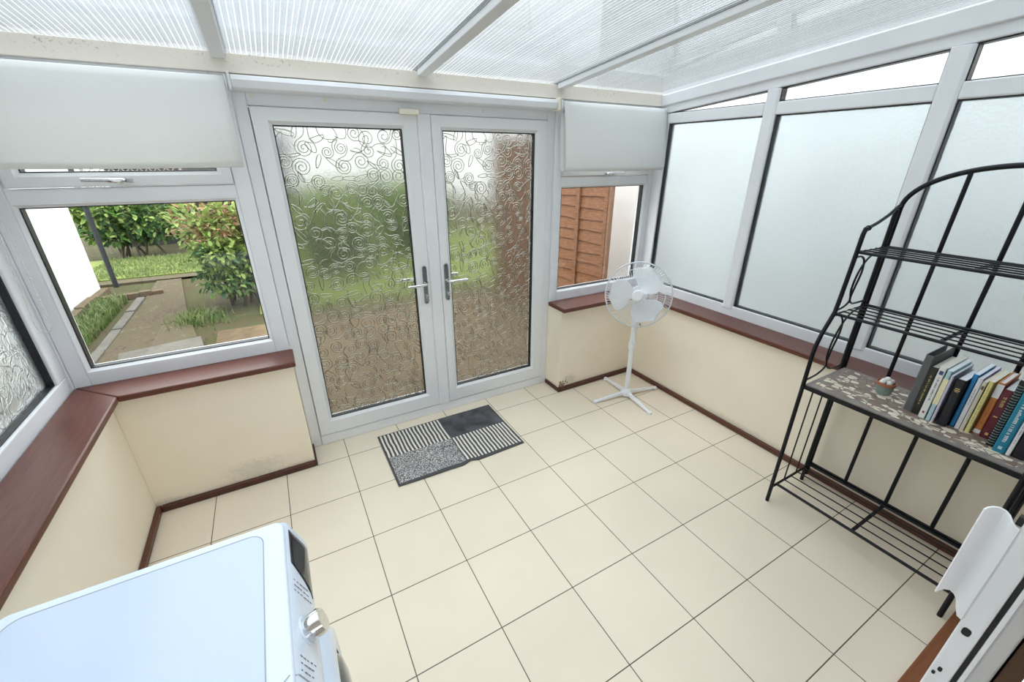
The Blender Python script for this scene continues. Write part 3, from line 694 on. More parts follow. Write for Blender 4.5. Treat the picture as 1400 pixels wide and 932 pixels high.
mt = MB().add(vs, fs).build('door_mat', matmat(), smooth=50); mt.location = (.858, -.405, 0)
mt.rotation_euler = (0, 0, 0)
tag(mt, 'grey patchwork door mat with striped and plain squares before the doors', 'mat')

# ------------------------------------------------------------------ washing machine
WX0, WX1, WY0, WY1 = -.060, .420, -1.935, -1.330
wm = empty('washing_machine', ((WX0 + WX1) / 2, (WY0 + WY1) / 2, 0), 'white front-loading washing machine with a chrome dial, at the left wall', 'washing machine')
def rrect(x0, x1, y0, y1, r, z, n=6):
    pts = []
    for cx, cy, a in ((x1 - r, y1 - r, 0), (x0 + r, y1 - r, PI / 2), (x0 + r, y0 + r, PI), (x1 - r, y0 + r, 1.5 * PI)):
        for k in range(n + 1): q = a + PI / 2 * k / n; pts.append((cx + r * math.cos(q), cy + r * math.sin(q), z))
    return pts
MB().prism(rrect(WX0 + .004, WX1 - .004, WY0 + .004, WY1 - .004, .02, .03), (0, 0, .03), (0, 0, .812)).build('body', DRYERW, wm, bevel=.003)
for x in (WX0 + .05, WX1 - .05):
    for y in (WY0 + .05, WY1 - .05): MB().cyl((x, y, 0), (x, y, .03), .02, 12).build('foot', BLACKHOLE, wm)
top = MB().prism(rrect(WX0, WX1, WY0, WY1, .022, .812), (0, 0, .812), (0, 0, .850)).build('top_panel', DRYERW, wm, bevel=.006, seg=3)
gx0, gx1, gy0, gy1 = WX0 + .018, WX1 - .042, WY0 + .02, WY1 - .022
MB().prism(rrect(gx0, gx1, gy0, gy1, .03, .8495), (0, 0, 0), (0, 0, .0006)).build('top_inset', bsdf('white_enamel_sky_tint', (.58, .67, .83), .28, coat=.2), top)  # white enamel top, blue of the reflected sky put into its colour
a = rrect(gx0, gx1, gy0, gy1, .03, .8503); MB().tube(a, .0011, 4, True).build('top_groove', DRYERG, top)
# front panel: bulging fascia swept along Y
fp = [(.414, .846), (.424, .840), (.4335, .812), (.4435, .785), (.450, .765), (.453, .745), (.450, .728), (.438, .720), (.414, .720)]
MB().prism([(x, WY0 + .004, z) for x, z in fp], (0, 0, 0), (0, WY1 - WY0 - .008, 0)).build('control_panel', DRYERW, wm, smooth=50)
MB().prism(rrect(.0, .0001, 0, .0001, .00001, 0, 1) if False else [(.414, WY0 + .006, .045), (.432, WY0 + .012, .045), (.438, WY0 + .05, .045), (.438, WY1 - .05, .045), (.432, WY1 - .012, .045), (.414, WY1 - .006, .045)], (0, 0, .045), (0, 0, .716)).build('front_panel', DRYERW, wm, smooth=50, bevel=.003)
def slope(y, s, off=0):    # s 0..1 down the fascia
    z = .838 - .080 * s; 
    for (x1_, z1_), (x2_, z2_) in zip(fp, fp[1:]):
        if z2_ <= z <= z1_: x = x1_ + (x2_ - x1_) * (z1_ - z) / (z1_ - z2_); break
    return Vector((x + .94 * off, y, z + .34 * off))
vs = []; fs = []; n1, n2 = 12, 6
for i in range(n1 + 1):
    y0_ = WY1 - .022; u_ = i / n1
    for j in range(n2 + 1): sv = .06 + .98 * j / n2; vs.append(slope(y0_ - (.098 + .045 * sv ** 1.5) * u_, sv, .0012))
for i in range(n1):
    for j in range(n2): q = i * (n2 + 1) + j; fs.append((q, q + 1, q + n2 + 2, q + n2 + 1))
dsp = MB().add(vs, fs).build('display', DISPLAY, wm, smooth=60); so = dsp.modifiers.new('t', 'SOLIDIFY'); so.thickness = .003; so.offset = -1
kc = slope(-1.597, .50); kn = Vector((.94, 0, .34)).normalized()
kx = Vector((0, 1, 0)); ky = kn.cross(kx)
KM = Matrix(((kx.x, ky.x, kn.x, kc.x), (kx.y, ky.y, kn.y, kc.y), (kx.z, ky.z, kn.z, kc.z), (0, 0, 0, 1)))
kb = MB().lathe([(.0001, -.006), (.0285, -.006), (.0285, .001), (.0265, .003), (.0001, .003)], KM, 32).build('dial_ring', DRYERW, wm, smooth=40)
MB().lathe([(.0001, .002), (.0245, .002), (.0245, .030), (.0225, .034), (.015, .0345), (.0001, .0335)], KM, 36).build('dial', CHROME, wm, smooth=35)
INK = bsdf('grey_print', (.16, .18, .22), .5)
for side, ys in ((1, -1.525), (-1, -1.655)):
    mk = MB()
    for row in range(3):
        for c_ in range(random.randint(4, 6)):
            y = ys + side * (.006 + row * .013) ; s0 = .12 + c_ * .135; L = random.uniform(.05, .11)
            p, q = slope(y, s0, .0006), slope(y, min(.98, s0 + L), .0006); d = Vector((0, .0011, 0))
            mk.add([p - d, p + d, q + d, q - d], [(0, 1, 2, 3)])
    mo = mk.build('printed_marking', INK, wm); so = mo.modifiers.new('t', 'SOLIDIFY'); so.thickness = .0004
# detergent drawer outline wraps from fascia on to the top edge
dr = [slope(-1.700 - .0, .98, .0006), slope(-1.700, .5, .0006), slope(-1.700, .0, .0006), Vector((.412, -1.702, .8505)), Vector((.405, -1.708, .8508)), Vector((.401, -1.720, .8508)), Vector((.400, -1.74, .8508)), Vector((.400, -1.90, .8508))]
MB().tube(dr, .0011, 5).build('drawer_outline', DRYERG, wm)
DM = Matrix(((0, 0, 1, .436), (1, 0, 0, -1.632), (0, 1, 0, .462), (0, 0, 0, 1)))
dd = MB().lathe([(.236, -.004), (.236, .010), (.228, .026), (.212, .036), (.190, .038), (.172, .030), (.165, .022), (.165, -.004)], DM, 56, False).build('door_ring', DRYERW, wm, smooth=40)
MB().lathe([(.168, .012), (.166, .030), (.150, .042), (.120, .050), (.06, .055), (.0001, .056)], DM, 56, False).build('door_glass', SMOKED, dd, smooth=40)
MB().lathe([(.1725, .028), (.1725, .033), (.167, .035), (.165, .028)], DM, 56, False).build('door_seal', BLACKHOLE, dd, smooth=40)

# ------------------------------------------------------------------ black metal rack
RY0, RY1 = -1.436, -2.126; RB = 2.862
rk = empty('metal_rack', (2.69, -1.78, 0), 'black wrought-iron rack with arched back and mosaic shelf holding books', 'rack')
tb = .0088
for y in (RY0, RY1):
    MB().tube([(2.512, y, 0), (2.510, y, .35), (2.505, y, .70), (2.502, y, .84), (2.507, y, .885), (2.527, y, .94), (2.562, y, .995), (2.582, y, 1.03), (2.590, y, 1.10), (2.600, y, 1.25), (2.606, y, 1.355), (2.614, y, 1.378), (2.628, y, 1.378)], tb, 10).build('front_leg', IRON, rk, smooth=50)
    MB().tube([(2.832, y, 0), (2.832, y, .8), (2.836, y, 1.44)], tb, 10).build('back_leg', IRON, rk, smooth=50)
    m = MB(); m.ball((2.632, y, 1.379), .0115, 8); m.tube([(2.628, y, 1.378), (2.70, y, 1.395), (2.78, y, 1.422), (2.838, y, 1.452), (RB, y, 1.458)], .0065, 8); m.build('top_arm', IRON, rk, smooth=50)
    for pts in ([(2.604, 1.262), (2.655, 1.262), (2.692, 1.240), (2.706, 1.19), (2.690, 1.125), (2.680, 1.075), (2.706, 1.050), (2.75, 1.044), (2.832, 1.044)],
                [(2.832, 1.262), (2.76, 1.262), (2.705, 1.232), (2.672, 1.18), (2.664, 1.115), (2.682, 1.068), (2.650, 1.044), (2.590, 1.034)],
                [(2.586, 1.012), (2.640, 1.004), (2.684, .966), (2.692, .91), (2.668, .83), (2.662, .765), (2.70, .728), (2.76, .718), (2.832, .716)],
                [(2.832, 1.008), (2.745, 1.000), (2.688, .955), (2.650, .88), (2.644, .80), (2.664, .752), (2.610, .722), (2.506, .712)]):
        # smooth the scroll with a Catmull-Rom pass
        P = [Vector((x, y, z)) for x, z in pts]; out = []
        for i in range(len(P) - 1):
            p0, p1, p2, p3 = P[max(i - 1, 0)], P[i], P[i + 1], P[min(i + 2, len(P) - 1)]
            for q in range(5):
                u = q / 5; out.append(.5 * ((2 * p1) + (p2 - p0) * u + (2 * p0 - 5 * p1 + 4 * p2 - p3) * u * u + (3 * p1 - p0 - 3 * p2 + p3) * u ** 3))
        out.append(P[-1]); MB().tube(out, .0042, 8).build('scroll', IRON, rk, smooth=60)
    MB().tube([(2.509, y, .088), (2.832, y, .088)], .006, 8).build('side_rail', IRON, rk, smooth=50)
    for x in (2.625, 2.735): MB().cyl((x, y, .088), (x, y, .685), .0034, 8).build('side_rod', IRON, rk, smooth=50)
arch = [(RB, RY0, .03), (RB, RY0, 1.445)]
for k in range(1, 30):
    a = PI - PI * k / 30; yy = -1.781 - .345 * math.cos(a); arch.append((RB, -1.781 + .345 * math.cos(PI * k / 30) * 1.0, 1.445 + .172 * math.sin(a)))
arch.append((RB, RY1, 1.445)); arch.append((RB, RY1, .03))
MB().tube(arch, .0098, 10).build('arched_back', IRON, rk, smooth=50)
for y in (-1.609, -1.781, -1.953):
    zt = 1.445 + .172 * math.sqrt(1 - ((y + 1.781) / .345) ** 2); MB().cyl((RB, y, .10), (RB, y, zt), .0080, 10).build('back_bar', IRON, rk, smooth=50)
MB().box(RB - .007, RB + .007, RY1, RY0, .092, .112).build('back_rail', IRON, rk, bevel=.002)
def wire_shelf(name, x0, x1, z, n):
    m = MB(); r = .0065
    m.tube([(x0, RY0 - .004, z), (x1, RY0 - .004, z), (x1, RY1 + .004, z), (x0, RY1 + .004, z)], r, 8, True)
    for k in range(1, n): x = x0 + (x1 - x0) * k / n; m.cyl((x, RY0 - .004, z + .003), (x, RY1 + .004, z + .003), .0031, 8)
    m.box(x0, x1, -1.788, -1.774, z - .006, z - .001); return m.build(name, IRON, rk, smooth=50)
wire_shelf('top_shelf', 2.606, 2.842, 1.285, 5); wire_shelf('second_shelf', 2.588, 2.845, 1.020, 5); wire_shelf('bottom_shelf', 2.545, 2.848, .100, 5)
def mosaic():
    m, nt, out = newmat('pebble_mosaic'); t = NT(nt); p = t.n('ShaderNodeBsdfPrincipled'); t.l(p.outputs[0], out.inputs[0]); c = t.coord()
    cw = t.n('ShaderNodeMapping'); t.l(c, cw.inputs[0]); cw.inputs['Scale'].default_value = (46, 34, 50)
    v = t.n('ShaderNodeTexVoronoi', feature='F1'); v.inputs['Scale'].default_value = 1; v.inputs['Randomness'].default_value = 1; t.l(cw.outputs[0], v.inputs['Vector'])
    e = t.n('ShaderNodeTexVoronoi', feature='DISTANCE_TO_EDGE'); e.inputs['Scale'].default_value = 1; t.l(cw.outputs[0], e.inputs['Vector'])
    hs = t.n('ShaderNodeSeparateColor'); t.l(v.outputs['Color'], hs.inputs[0])
    s = t.n('ShaderNodeSeparateXYZ'); t.l(c, s.inputs[0])
    # broad drifts of pale pieces running along the shelf
    drift = t.math('SINE', t.math('ADD', t.math('MULTIPLY', s.outputs['X'], 46), t.math('MULTIPLY', t.noise(9, 2, c), 5)))
    pale = t.math('GREATER_THAN', t.math('ADD', hs.outputs[0], t.math('MULTIPLY', drift, .20)), .60)
    tone = t.mix(hs.outputs[1], (.20, .135, .105), (.30, .22, .18)); cream = t.mix(hs.outputs[1], (.66, .58, .45), (.80, .73, .60))
    cc = t.mix(pale, tone, cream); grout = t.ramp(e.outputs['Distance'], [(.03, 0.), (.09, 1.)]); cc = t.mix(grout, (.17, .13, .11), cc)
    d1 = t.math('MINIMUM', t.math('SUBTRACT', s.outputs['X'], 2.508), t.math('SUBTRACT', -1.440, s.outputs['Y'])); d2 = t.math('MINIMUM', t.math('SUBTRACT', 2.852, s.outputs['X']), t.math('ADD', s.outputs['Y'], 2.122))
    border = t.math('LESS_THAN', t.math('ADD', t.math('MINIMUM', d1, d2), t.math('MULTIPLY', t.math('SUBTRACT', hs.outputs[2], .5), .03)), .030)
    cc = t.mix(border, cc, t.mix(hs.outputs[1], (.20, .175, .155), (.27, .24, .215)))
    t.l(cc, p.inputs['Base Color']); p.inputs['Roughness'].default_value = .5; t.l(t.bump(grout, .4, .002), p.inputs['Normal']); return m
ms = MB(); ms.box(2.506, 2.854, RY1 + .004, RY0 - .004, .672, .693); mso = ms.build('mosaic_rim', IRON, rk, bevel=.002)
MB().box(2.509, 2.851, RY1 + .007, RY0 - .007, .692, .6985).build('mosaic_top', mosaic(), mso, bevel=.001)
ZS = .6988

# ------------------------------------------------------------------ books, left to right along the mosaic shelf
PAGE = bsdf('book_pages', (.80, .77, .68), .8, bump=(400, .2, .001)); PAGEW = bsdf('white_pages', (.84, .85, .88), .8)
GOLD = bsdf('gold_print', (.62, .46, .16), .4); WHITEINK = bsdf('white_print', (.85, .87, .88), .5); DARKINK = bsdf('dark_print', (.05, .06, .10), .5)
def book(label, yl, yr, x, h, depth, cover, pages, marks=(), hard=True, spine=None, top_open=False, lean=0.0):
    y0, y1 = yr + .0006, yl - .0006; th = y1 - y0; ct = min(.0028, th * .22) if hard else min(.0012, th * .2)
    root = empty('book', (x + depth / 2, (y0 + y1) / 2, ZS), label, 'book', 'books on the mosaic shelf')
    sm = spine or cover; m = MB(); z0, z1 = ZS, ZS + h
    m.box(x + ct, x + depth, y1 - ct, y1, z0, z1).box(x + ct, x + depth, y0, y0 + ct, z0, z1); m.cur = 1; r = min(.004, th * .3)
    m.prism([(x + ct, y0, z0), (x + r * .3, y0 + r * .4, z0), (x, y0 + r, z0), (x, y1 - r, z0), (x + r * .3, y1 - r * .4, z0), (x + ct, y1, z0)], (0, 0, 0), (0, 0, h))
    m.build('cover', [cover, sm], root)
    ov = .003 if hard else 0
    if not top_open: MB().box(x + ct, x + depth - ov, y0 + ct, y1 - ct, z0 + ov, z1 - ov).build('page_block', pages, root)
    else: MB().box(x + ct, x + depth - .004, y0 + ct + .003, y1 - ct - .003, z0 + .002, z1 - .035).build('page_block', pages, root)
    for kind, mat, a, b, c, d in marks:   # a,b: height fractions, c,d: width fractions
        k = MB()
        if kind == 'band': k.box(x - .0006, x + .002, y0 + th * c, y0 + th * d, z0 + h * a, z0 + h * b)
        else:          # lettering: short strokes running up the spine
            z = z0 + h * a; rnd = random.Random(int(a * 1000) + len(label))
            while z < z0 + h * b:
                L = rnd.uniform(.0022, .0042); gap = .0011 if rnd.random() < .78 else .005
                q = rnd.choice((0, .12, .25)); k.box(x - .0005, x + .001, y0 + th * (c + q * (d - c)), y0 + th * d, z, z + L * .55)
                if rnd.random() < .6: k.box(x - .0005, x + .001, y0 + th * c, y0 + th * (c + .3 * (d - c)), z, z + L)
                z += L + gap
        k.build('spine_lettering' if kind == 'text' else 'spine_band', mat, root)
    return root
def cv(n, c, r=.45): return bsdf(n, c, r)
book('grey slip case at the left end of the books', -1.750, -1.778, 2.642, .245, .208, cv('grey_card', (.115, .115, .118), .6), PAGEW, top_open=True)
book('dark olive book with faint gold spine lettering, beside the grey case', -1.7785, -1.803, 2.634, .208, .20, cv('olive_cloth', (.018, .018, .012), .5), PAGE, [('text', GOLD, .22, .86, .42, .62)])
book('white-spined book with a small blue square near its top', -1.8035, -1.827, 2.622, .222, .20, cv('white_card', (.80, .80, .76)), PAGE, [('band', cv('navy_square', (.03, .07, .19)), .86, .93, .25, .75), ('text', DARKINK, .36, .80, .40, .62), ('band', cv('red_dot', (.25, .05, .08)), .10, .14, .35, .65)], False)
book('slim pale blue and yellow booklet', -1.8275, -1.844, 2.620, .216, .19, cv('pale_blue_card', (.42, .62, .66)), PAGEW, [('band', cv('pale_yellow', (.82, .78, .48)), .34, .84, 0, 1), ('text', DARKINK, .4, .78, .45, .65)], False)
book('thin lilac-grey booklet left of the black book', -1.8445, -1.853, 2.616, .205, .19, cv('lilac_card', (.55, .53, .64)), PAGEW, (), False)
book('thick black book with three lines of gold lettering near its top', -1.860, -1.888, 2.622, .197, .15, cv('black_leather', (.008, .009, .014), .4), PAGEW, [('band', GOLD, .80, .815, .28, .74), ('band', GOLD, .765, .78, .2, .8), ('band', GOLD, .74, .75, .32, .7)])
book('bright blue paperback next to the thick black book', -1.889, -1.905, 2.652, .222, .17, cv('bright_blue', (.025, .24, .55)), PAGEW, [('text', cv('pale_print', (.12, .42, .68)), .25, .85, .4, .6)], False)
book('white-spined book with purple covers', -1.9055, -1.919, 2.646, .214, .19, cv('purple_card', (.13, .06, .32)), PAGEW, [('text', DARKINK, .5, .8, .45, .6)], False, cv('white_spine', (.82, .82, .84)))
book('slim cream-spined book between the purple and yellow ones', -1.9195, -1.931, 2.647, .206, .17, cv('cream_card', (.72, .66, .52)), PAGE, [('band', cv('brown_mark', (.12, .07, .05)), .85, .92, .2, .8)], False)
book('pale yellow paperback left of the orange book', -1.9315, -1.948, 2.649, .214, .17, cv('yellow_card', (.78, .70, .28)), PAGE, [('text', cv('ochre_print', (.45, .36, .1)), .2, .9, .42, .62)], False)
book('orange book with white bands at both ends of its spine', -1.951, -1.970, 2.666, .214, .165, cv('orange_cloth', (.62, .22, .06)), PAGEW, [('band', WHITEINK, .02, .09, 0, 1), ('band', WHITEINK, .72, .97, 0, 1), ('text', cv('brown_print', (.30, .09, .03)), .2, .66, .4, .6)])
book('maroon hardback with gold marks on its spine', -1.9715, -1.999, 2.656, .200, .15, cv('maroon_cloth', (.11, .010, .022)), PAGEW, [('text', GOLD, .66, .86, .35, .68), ('band', GOLD, .45, .47, .3, .7), ('band', GOLD, .07, .12, .3, .6)])
sp = book('tall black spiral-bound book right of the maroon one', -2.001, -2.020, 2.610, .262, .21, cv('black_card', (.010, .012, .012)), PAGE, (), False)
s_ = MB()
for k in range(24):
    z = ZS + .012 + k * .0100; s_.tube([(2.608 + .004 * math.cos(a), -2.0105 + .0085 * math.sin(a), z) for a in [2 * PI * i / 12 for i in range(12)]], .0011, 5, True)
s_.build('spiral_binding', cv('grey_wire', (.20, .30, .28), .3), sp)
book('thick teal book with white spine lettering', -2.0225, -2.054, 2.586, .275, .20, cv('teal_cover', (.008, .20, .31), .35), PAGEW, [('text', WHITEINK, .16, .92, .34, .62), ('band', cv('pale_emblem', (.5, .68, .76)), .05, .09, .35, .65)])
book('slim white book right of the teal one', -2.0545, -2.066, 2.590, .250, .19, cv('white_cover', (.82, .82, .82)), PAGEW, [('text', DARKINK, .2, .75, .4, .6)], False)
book('black book at the right end of the books', -2.0675, -2.098, 2.594, .235, .19, cv('black_cover', (.009, .009, .014)), PAGE, [('text', GOLD, .5, .8, .4, .6)])

# little pot of white pebbles
PX, PY = 2.715, -1.652
pot = empty('plant_pot', (PX, PY, ZS), 'tiny sage-green pot with a terracotta rim on the mosaic shelf', 'pot')
MB().lathe([(.0001, 0), (.024, 0), (.0275, .010), (.0305, .030), (.0325, .044), (.0305, .044), (.026, .010), (.0001, .008)], Matrix.Translation((PX, PY, ZS)), 32, False).build('body', bsdf('sage_glaze', (.27, .35, .30), .4, var=(40, (.20, .28, .25), .4, .65)), pot, smooth=40)
MB().lathe([(.031, .041), (.0345, .042), (.0352, .050), (.0345, .056), (.0315, .056), (.0305, .044)], Matrix.Translation((PX, PY, ZS)), 32, False).build('rim', bsdf('terracotta', (.42, .15, .075), .7), pot, smooth=40)
MB().lathe([(.0001, .043), (.0305, .043), (.0305, .046), (.0001, .048)], Matrix.Translation((PX, PY, ZS)), 24).build('soil', bsdf('dark_grit', (.12, .10, .09), .9), pot)
PEB = bsdf('white_pebble', (.80, .79, .76), .55, var=(120, (.6, .58, .54), .45, .7)); pm = None
for k, (dx, dy, dz, r) in enumerate(((-.014, .010, .010, .0135), (.010, .013, .010, .012), (.014, -.010, .011, .014), (-.010, -.013, .010, .013), (.0, .0, .024, .0145))):
    if pm is None: pb = MB().ball((0, 0, 0), 1, 8, (1, .85, .75)).build('pebble', PEB, smooth=180); pm = pb
    else: pb = pm.copy(); col.objects.link(pb)
    pb.location = (PX + dx, PY + dy, ZS + .047 + dz * .8); pb.scale = (r,) * 3; pb.rotation_euler = (.3 * k, .5 * k, k)
    tag(pb, 'white pebble heaped in the tiny green pot', 'pebble', 'white pebbles in the pot')

# ------------------------------------------------------------------ house wall, patio door, room behind the camera
HW = bsdf('house_wall_paint', (.82, .80, .76), .8); CARPET = bsdf('grey_carpet', (.42, .38, .32), .95, bump=(500, .4, .004))
struct(MB().box(-.62, -.16, YF - .22, YF, 0, 5.2).box(2.62, 3.3, YF - .22, YF, 0, 5.2).box(-.16, 2.62, YF - .22, YF, 2.06, 5.2).box(-6, -.62, YF - .22, YF, -.12, 5.2).box(3.3, 7, YF - .22, YF, -.12, 5.2).build('wall_front', HW), 'house wall the sun room is built against', 'wall')
struct(MB().box(-2, 5, -6.0, YF - .225, -.12, -.004).build('floor.001', CARPET), 'carpet in the house behind the patio door', 'floor')
struct(MB().box(-2.1, -2, -6, YF - .225, 0, 2.4).build('wall_house_left', HW), 'left wall of the room behind', 'wall'); struct(MB().box(5, 5.1, -6, YF - .225, 0, 2.4).build('wall_house_right', HW), 'right wall of the room behind', 'wall')
struct(MB().box(-2, 5, -6.1, -6.0, 0, 1.15).box(-2, 5, -6.1, -6.0, 2.3, 2.4).box(-2, -1.6, -6.1, -6.0, 1.15, 2.3).box(4.6, 5, -6.1, -6.0, 1.15, 2.3).box(1.44, 1.56, -6.1, -6.0, 1.15, 2.3).build('wall_house_back', HW), 'end wall of the room behind, with a long high opening added for daylight', 'wall'); struct(MB().box(-2.1, 5.1, -6.1, YF - .225, 2.4, 2.5).build('ceiling.001', HW), 'ceiling of the room behind', 'ceiling')  # end wall's high opening is added to let daylight in from behind
struct(MB().box(-.155, 2.60, -2.2105, -2.150, .0005, .022).build('trim_8', THRESH, bevel=.004), 'brown timber threshold at the foot of the patio door', 'threshold')
PXD = 1.42
pd = empty('door_3', (PXD, -2.225, .02), 'white sliding patio door slid open, edge-on at the right', 'door', None, 'structure')
LY0, LY1 = -2.2390, -2.2120
m = MB(); m.box(PXD, PXD + .085, LY0, LY1, .045, 2.02).box(2.50, 2.585, LY0, LY1, .045, 2.02).box(PXD + .085, 2.50, LY0, LY1, .045, .135).box(PXD + .085, 2.50, LY0, LY1, 1.94, 2.02); m.build('sliding_leaf', UPVC, pd, bevel=.0025)
MB().box(PXD + .08, 2.505, LY0 + .008, LY0 + .016, .13, 1.945).build('pane', CLEAR, pd)
MB().box(PXD + .004, 2.58, LY0 - .0062, LY0 - .0003, .05, 2.02).build('brush_seal', BLACKHOLE, pd)
MB().box(PXD + .002, 2.585, -2.2515, -2.2455, .045, 2.02).build('fixed_frame_lip', UPVC, pd, bevel=.001)
MB().box(PXD + .085, PXD + .15, -2.275, -2.252, .045, 2.02).box(2.52, 2.585, -2.275, -2.252, .045, 2.02).box(PXD + .15, 2.52, -2.275, -2.252, .045, .13).build('fixed_frame', UPVC2, pd, bevel=.003)
MB().box(-.155, 2.60, -2.276, -2.2110, 0, .040).build('track', UPVC, pd, bevel=.003)
MB().box(-.158, -.10, -2.276, -2.2110, .04, 2.058).box(2.588, 2.618, -2.276, -2.2110, .04, 2.058).box(-.10, 2.588, -2.276, -2.2110, 2.022, 2.058).build('outer_frame', UPVC, pd, bevel=.003)
# pull handle: an S-shaped extrusion with a swooping lower end
prof = [(0, -2.2125), (0, -2.2060), (.004, -2.2000), (.009, -2.1955), (.011, -2.1905), (.009, -2.1850), (.003, -2.1795), (-.005, -2.1755), (-.012, -2.1742)]
zb = [.922, .924, .935, .946, .952, .956, .956, .953, .952]; zt = [1.128, 1.130, 1.134, 1.138, 1.141, 1.143, 1.143, 1.142, 1.140]
vs = []; fs = []; n = len(prof)
for th in (0, .0026):
    for k, (x, y) in enumerate(prof):
        a = prof[max(k - 1, 0)]; b = prof[min(k + 1, n - 1)]; tx, ty = b[0] - a[0], b[1] - a[1]; L = math.hypot(tx, ty)
        ox, oy = ty / L * th, -tx / L * th
        for z in (zb[k], zt[k]): vs.append((PXD - .001 + x + ox - (.001 if th == 0 else 0), y + oy, z))
S = 2 * n
for k in range(n - 1):
    q = (2 * k, 2 * k + 1, 2 * k + 3, 2 * k + 2); fs += [q, tuple(S + i for i in reversed(q)), (2 * k, 2 * k + 2, S + 2 * k + 2, S + 2 * k), (2 * k + 1, S + 2 * k + 1, S + 2 * k + 3, 2 * k + 3)]
fs += [(0, S, S + 1, 1), (2 * n - 2, 2 * n - 1, S + 2 * n - 1, S + 2 * n - 2)]
MB().add(vs, fs).build('pull_handle', WHITEPL, pd, smooth=50, bevel=.0008)
MB().box(PXD + .002, PXD + .012, -2.2115, -2.2045, 1.131, 1.146).build('handle_block', BLACKHOLE, pd)
def edgehole(y, z, ry, rz, dark=BLACKHOLE):
    MB().prism([(PXD - .0006, y + ry * math.copysign(abs(math.cos(a)) ** .7, math.cos(a)), z + rz * math.copysign(abs(math.sin(a)) ** .7, math.sin(a))) for a in [2 * PI * i / 20 for i in range(20)]], (0, 0, 0), (.002, 0, 0)).build('keyhole', dark, pd)
edgehole(-2.2240, .905, .0055, .0085); edgehole(-2.2230, .800, .0028, .0055); edgehole(-2.2185, .785, .0024, .0045)
BRN = bsdf('brown_curtain', (.10, .055, .03), .9)
struct(MB().box(1.50, 2.62, -2.30, -2.2775, 0, 2.06).build('trim_9', BRN, bevel=.003), 'dark brown timber lining beside the patio door', 'timber lining')

# ------------------------------------------------------------------ garden
G = -.12
def groundmat(name, cols, scale, bumpst=.5):
    m, nt, out = newmat(name); t = NT(nt); p = t.n('ShaderNodeBsdfPrincipled'); t.l(p.outputs[0], out.inputs[0]); c = t.coord()
    n = t.math('ADD', t.math('MULTIPLY', t.noise(scale, 6, c, .65), .6), t.math('MULTIPLY', t.noise(scale * 9, 4, c, .6), .4))
    t.l(t.ramp(n, [(.36 + .28 * k / (len(cols) - 1), q) for k, q in enumerate(cols)]), p.inputs['Base Color']); p.inputs['Roughness'].default_value = .95; p.inputs['Specular IOR Level'].default_value = .15
    t.l(t.bump(n, bumpst, .03), p.inputs['Normal']); return m
EARTH = groundmat('mossy_earth', [(.030, .022, .013), (.075, .056, .034), (.050, .060, .018), (.105, .085, .055)], 2.6)
PATHM = groundmat('worn_path', [(.045, .034, .022), (.11, .086, .060), (.085, .075, .042), (.16, .13, .098)], 3.2)
LAWNM = groundmat('lawn_turf', [(.09, .12, .03), (.15, .19, .05), (.21, .24, .08)], 2.5)
PAVE = groundmat('patio_paving', [(.09, .064, .036), (.14, .10, .058), (.18, .135, .085)], 2.0, .3)
SLAB = groundmat('grey_slab', [(.10, .095, .08), (.16, .15, .13)], 4, .2); BRICKE = groundmat('mossy_edging', [(.10, .07, .05), (.16, .11, .08), (.09, .10, .04)], 6)
RENDER = bsdf('white_render', (.87, .875, .875), .85, bump=(45, .25, .006), var=(1.5, (.79, .795, .795), .4, .7))
struct(MB().box(-9, 10, .30, 26, -.5, G).box(-9, -.62, -6, .30, -.5, G).box(3.3, 10, -6, .30, -.5, G).build('garden_ground', EARTH), 'mossy earth ground of the back garden', 'ground')
struct(MB().prism([(-1.16, 2.2, G), (-.25, 2.2, G), (-.62, 4.2, G), (-.94, 6.35, G), (-1.20, 6.35, G), (-1.14, 4.4, G)], (0, 0, G), (0, 0, G + .02)).build('garden_path', PATHM), 'worn earth path leading down the garden', 'path')
struct(MB().box(-2.6, -.2, 5.95, 6.20, G, G + .035).box(-1.2, -.6, 5.95, 6.4, G, G + .030).build('garden_path.001', PATHM), 'cross path in front of the lawn', 'path')
struct(MB().box(-6, 8, 6.22, 8.0, G, G + .05).box(.2, 5, 3.4, 6.0, G, G + .03).build('lawn', LAWNM), 'patch of lawn in front of the hedge', 'lawn')
struct(MB().box(-.2, 3.3, .30, 3.0, G, G + .03).build('patio', PAVE), 'brown paving outside the glazed doors', 'paving')
tag(MB().hexa([(-.92, 2.36, G + .02), (-.28, 2.52, G + .02), (-.34, 2.86, G + .02), (-.98, 2.72, G + .02), (-.92, 2.36, G + .055), (-.28, 2.52, G + .055), (-.34, 2.86, G + .055), (-.98, 2.72, G + .055)]).build('paving_slab', SLAB, bevel=.006), 'grey paving slab at the near end of the garden path', 'slab')
for i, (pa, pb_, lab) in enumerate((((-1.17, 2.3), (-1.19, 4.9), 'long low grey edging stone along the left side of the path'), ((-1.75, 3.0), (-1.71, 5.6), 'mossy low brick edging at the foot of the white wall'), ((-1.62, 5.0), (-.98, 5.12), 'short edging stone across the end of the grassy bed'))):
    d = Vector((pb_[0] - pa[0], pb_[1] - pa[1], 0)); nn = Vector((-d.y, d.x, 0)).normalized() * .045; A, B = Vector((*pa, G)), Vector((*pb_, G))
    m = MB(); N = 4 if i == 0 else 5
    for k in range(N):
        a, b = A.lerp(B, k / N + .004), A.lerp(B, (k + 1) / N - .004); hh = (.045 if i == 0 else .08) + random.uniform(-.012, .012)
        m.hexa([a - nn, b - nn, b + nn, a + nn] + [q + Vector((0, 0, hh)) for q in (a - nn, b - nn, b + nn, a + nn)])
    tag(m.build('edging_stone', BRICKE if i else SLAB, bevel=.008), lab, 'edging')
nb = empty('neighbour_building', (-2.1, 1, G), 'white rendered building seen through the garden window at the left', 'building', None, 'structure')
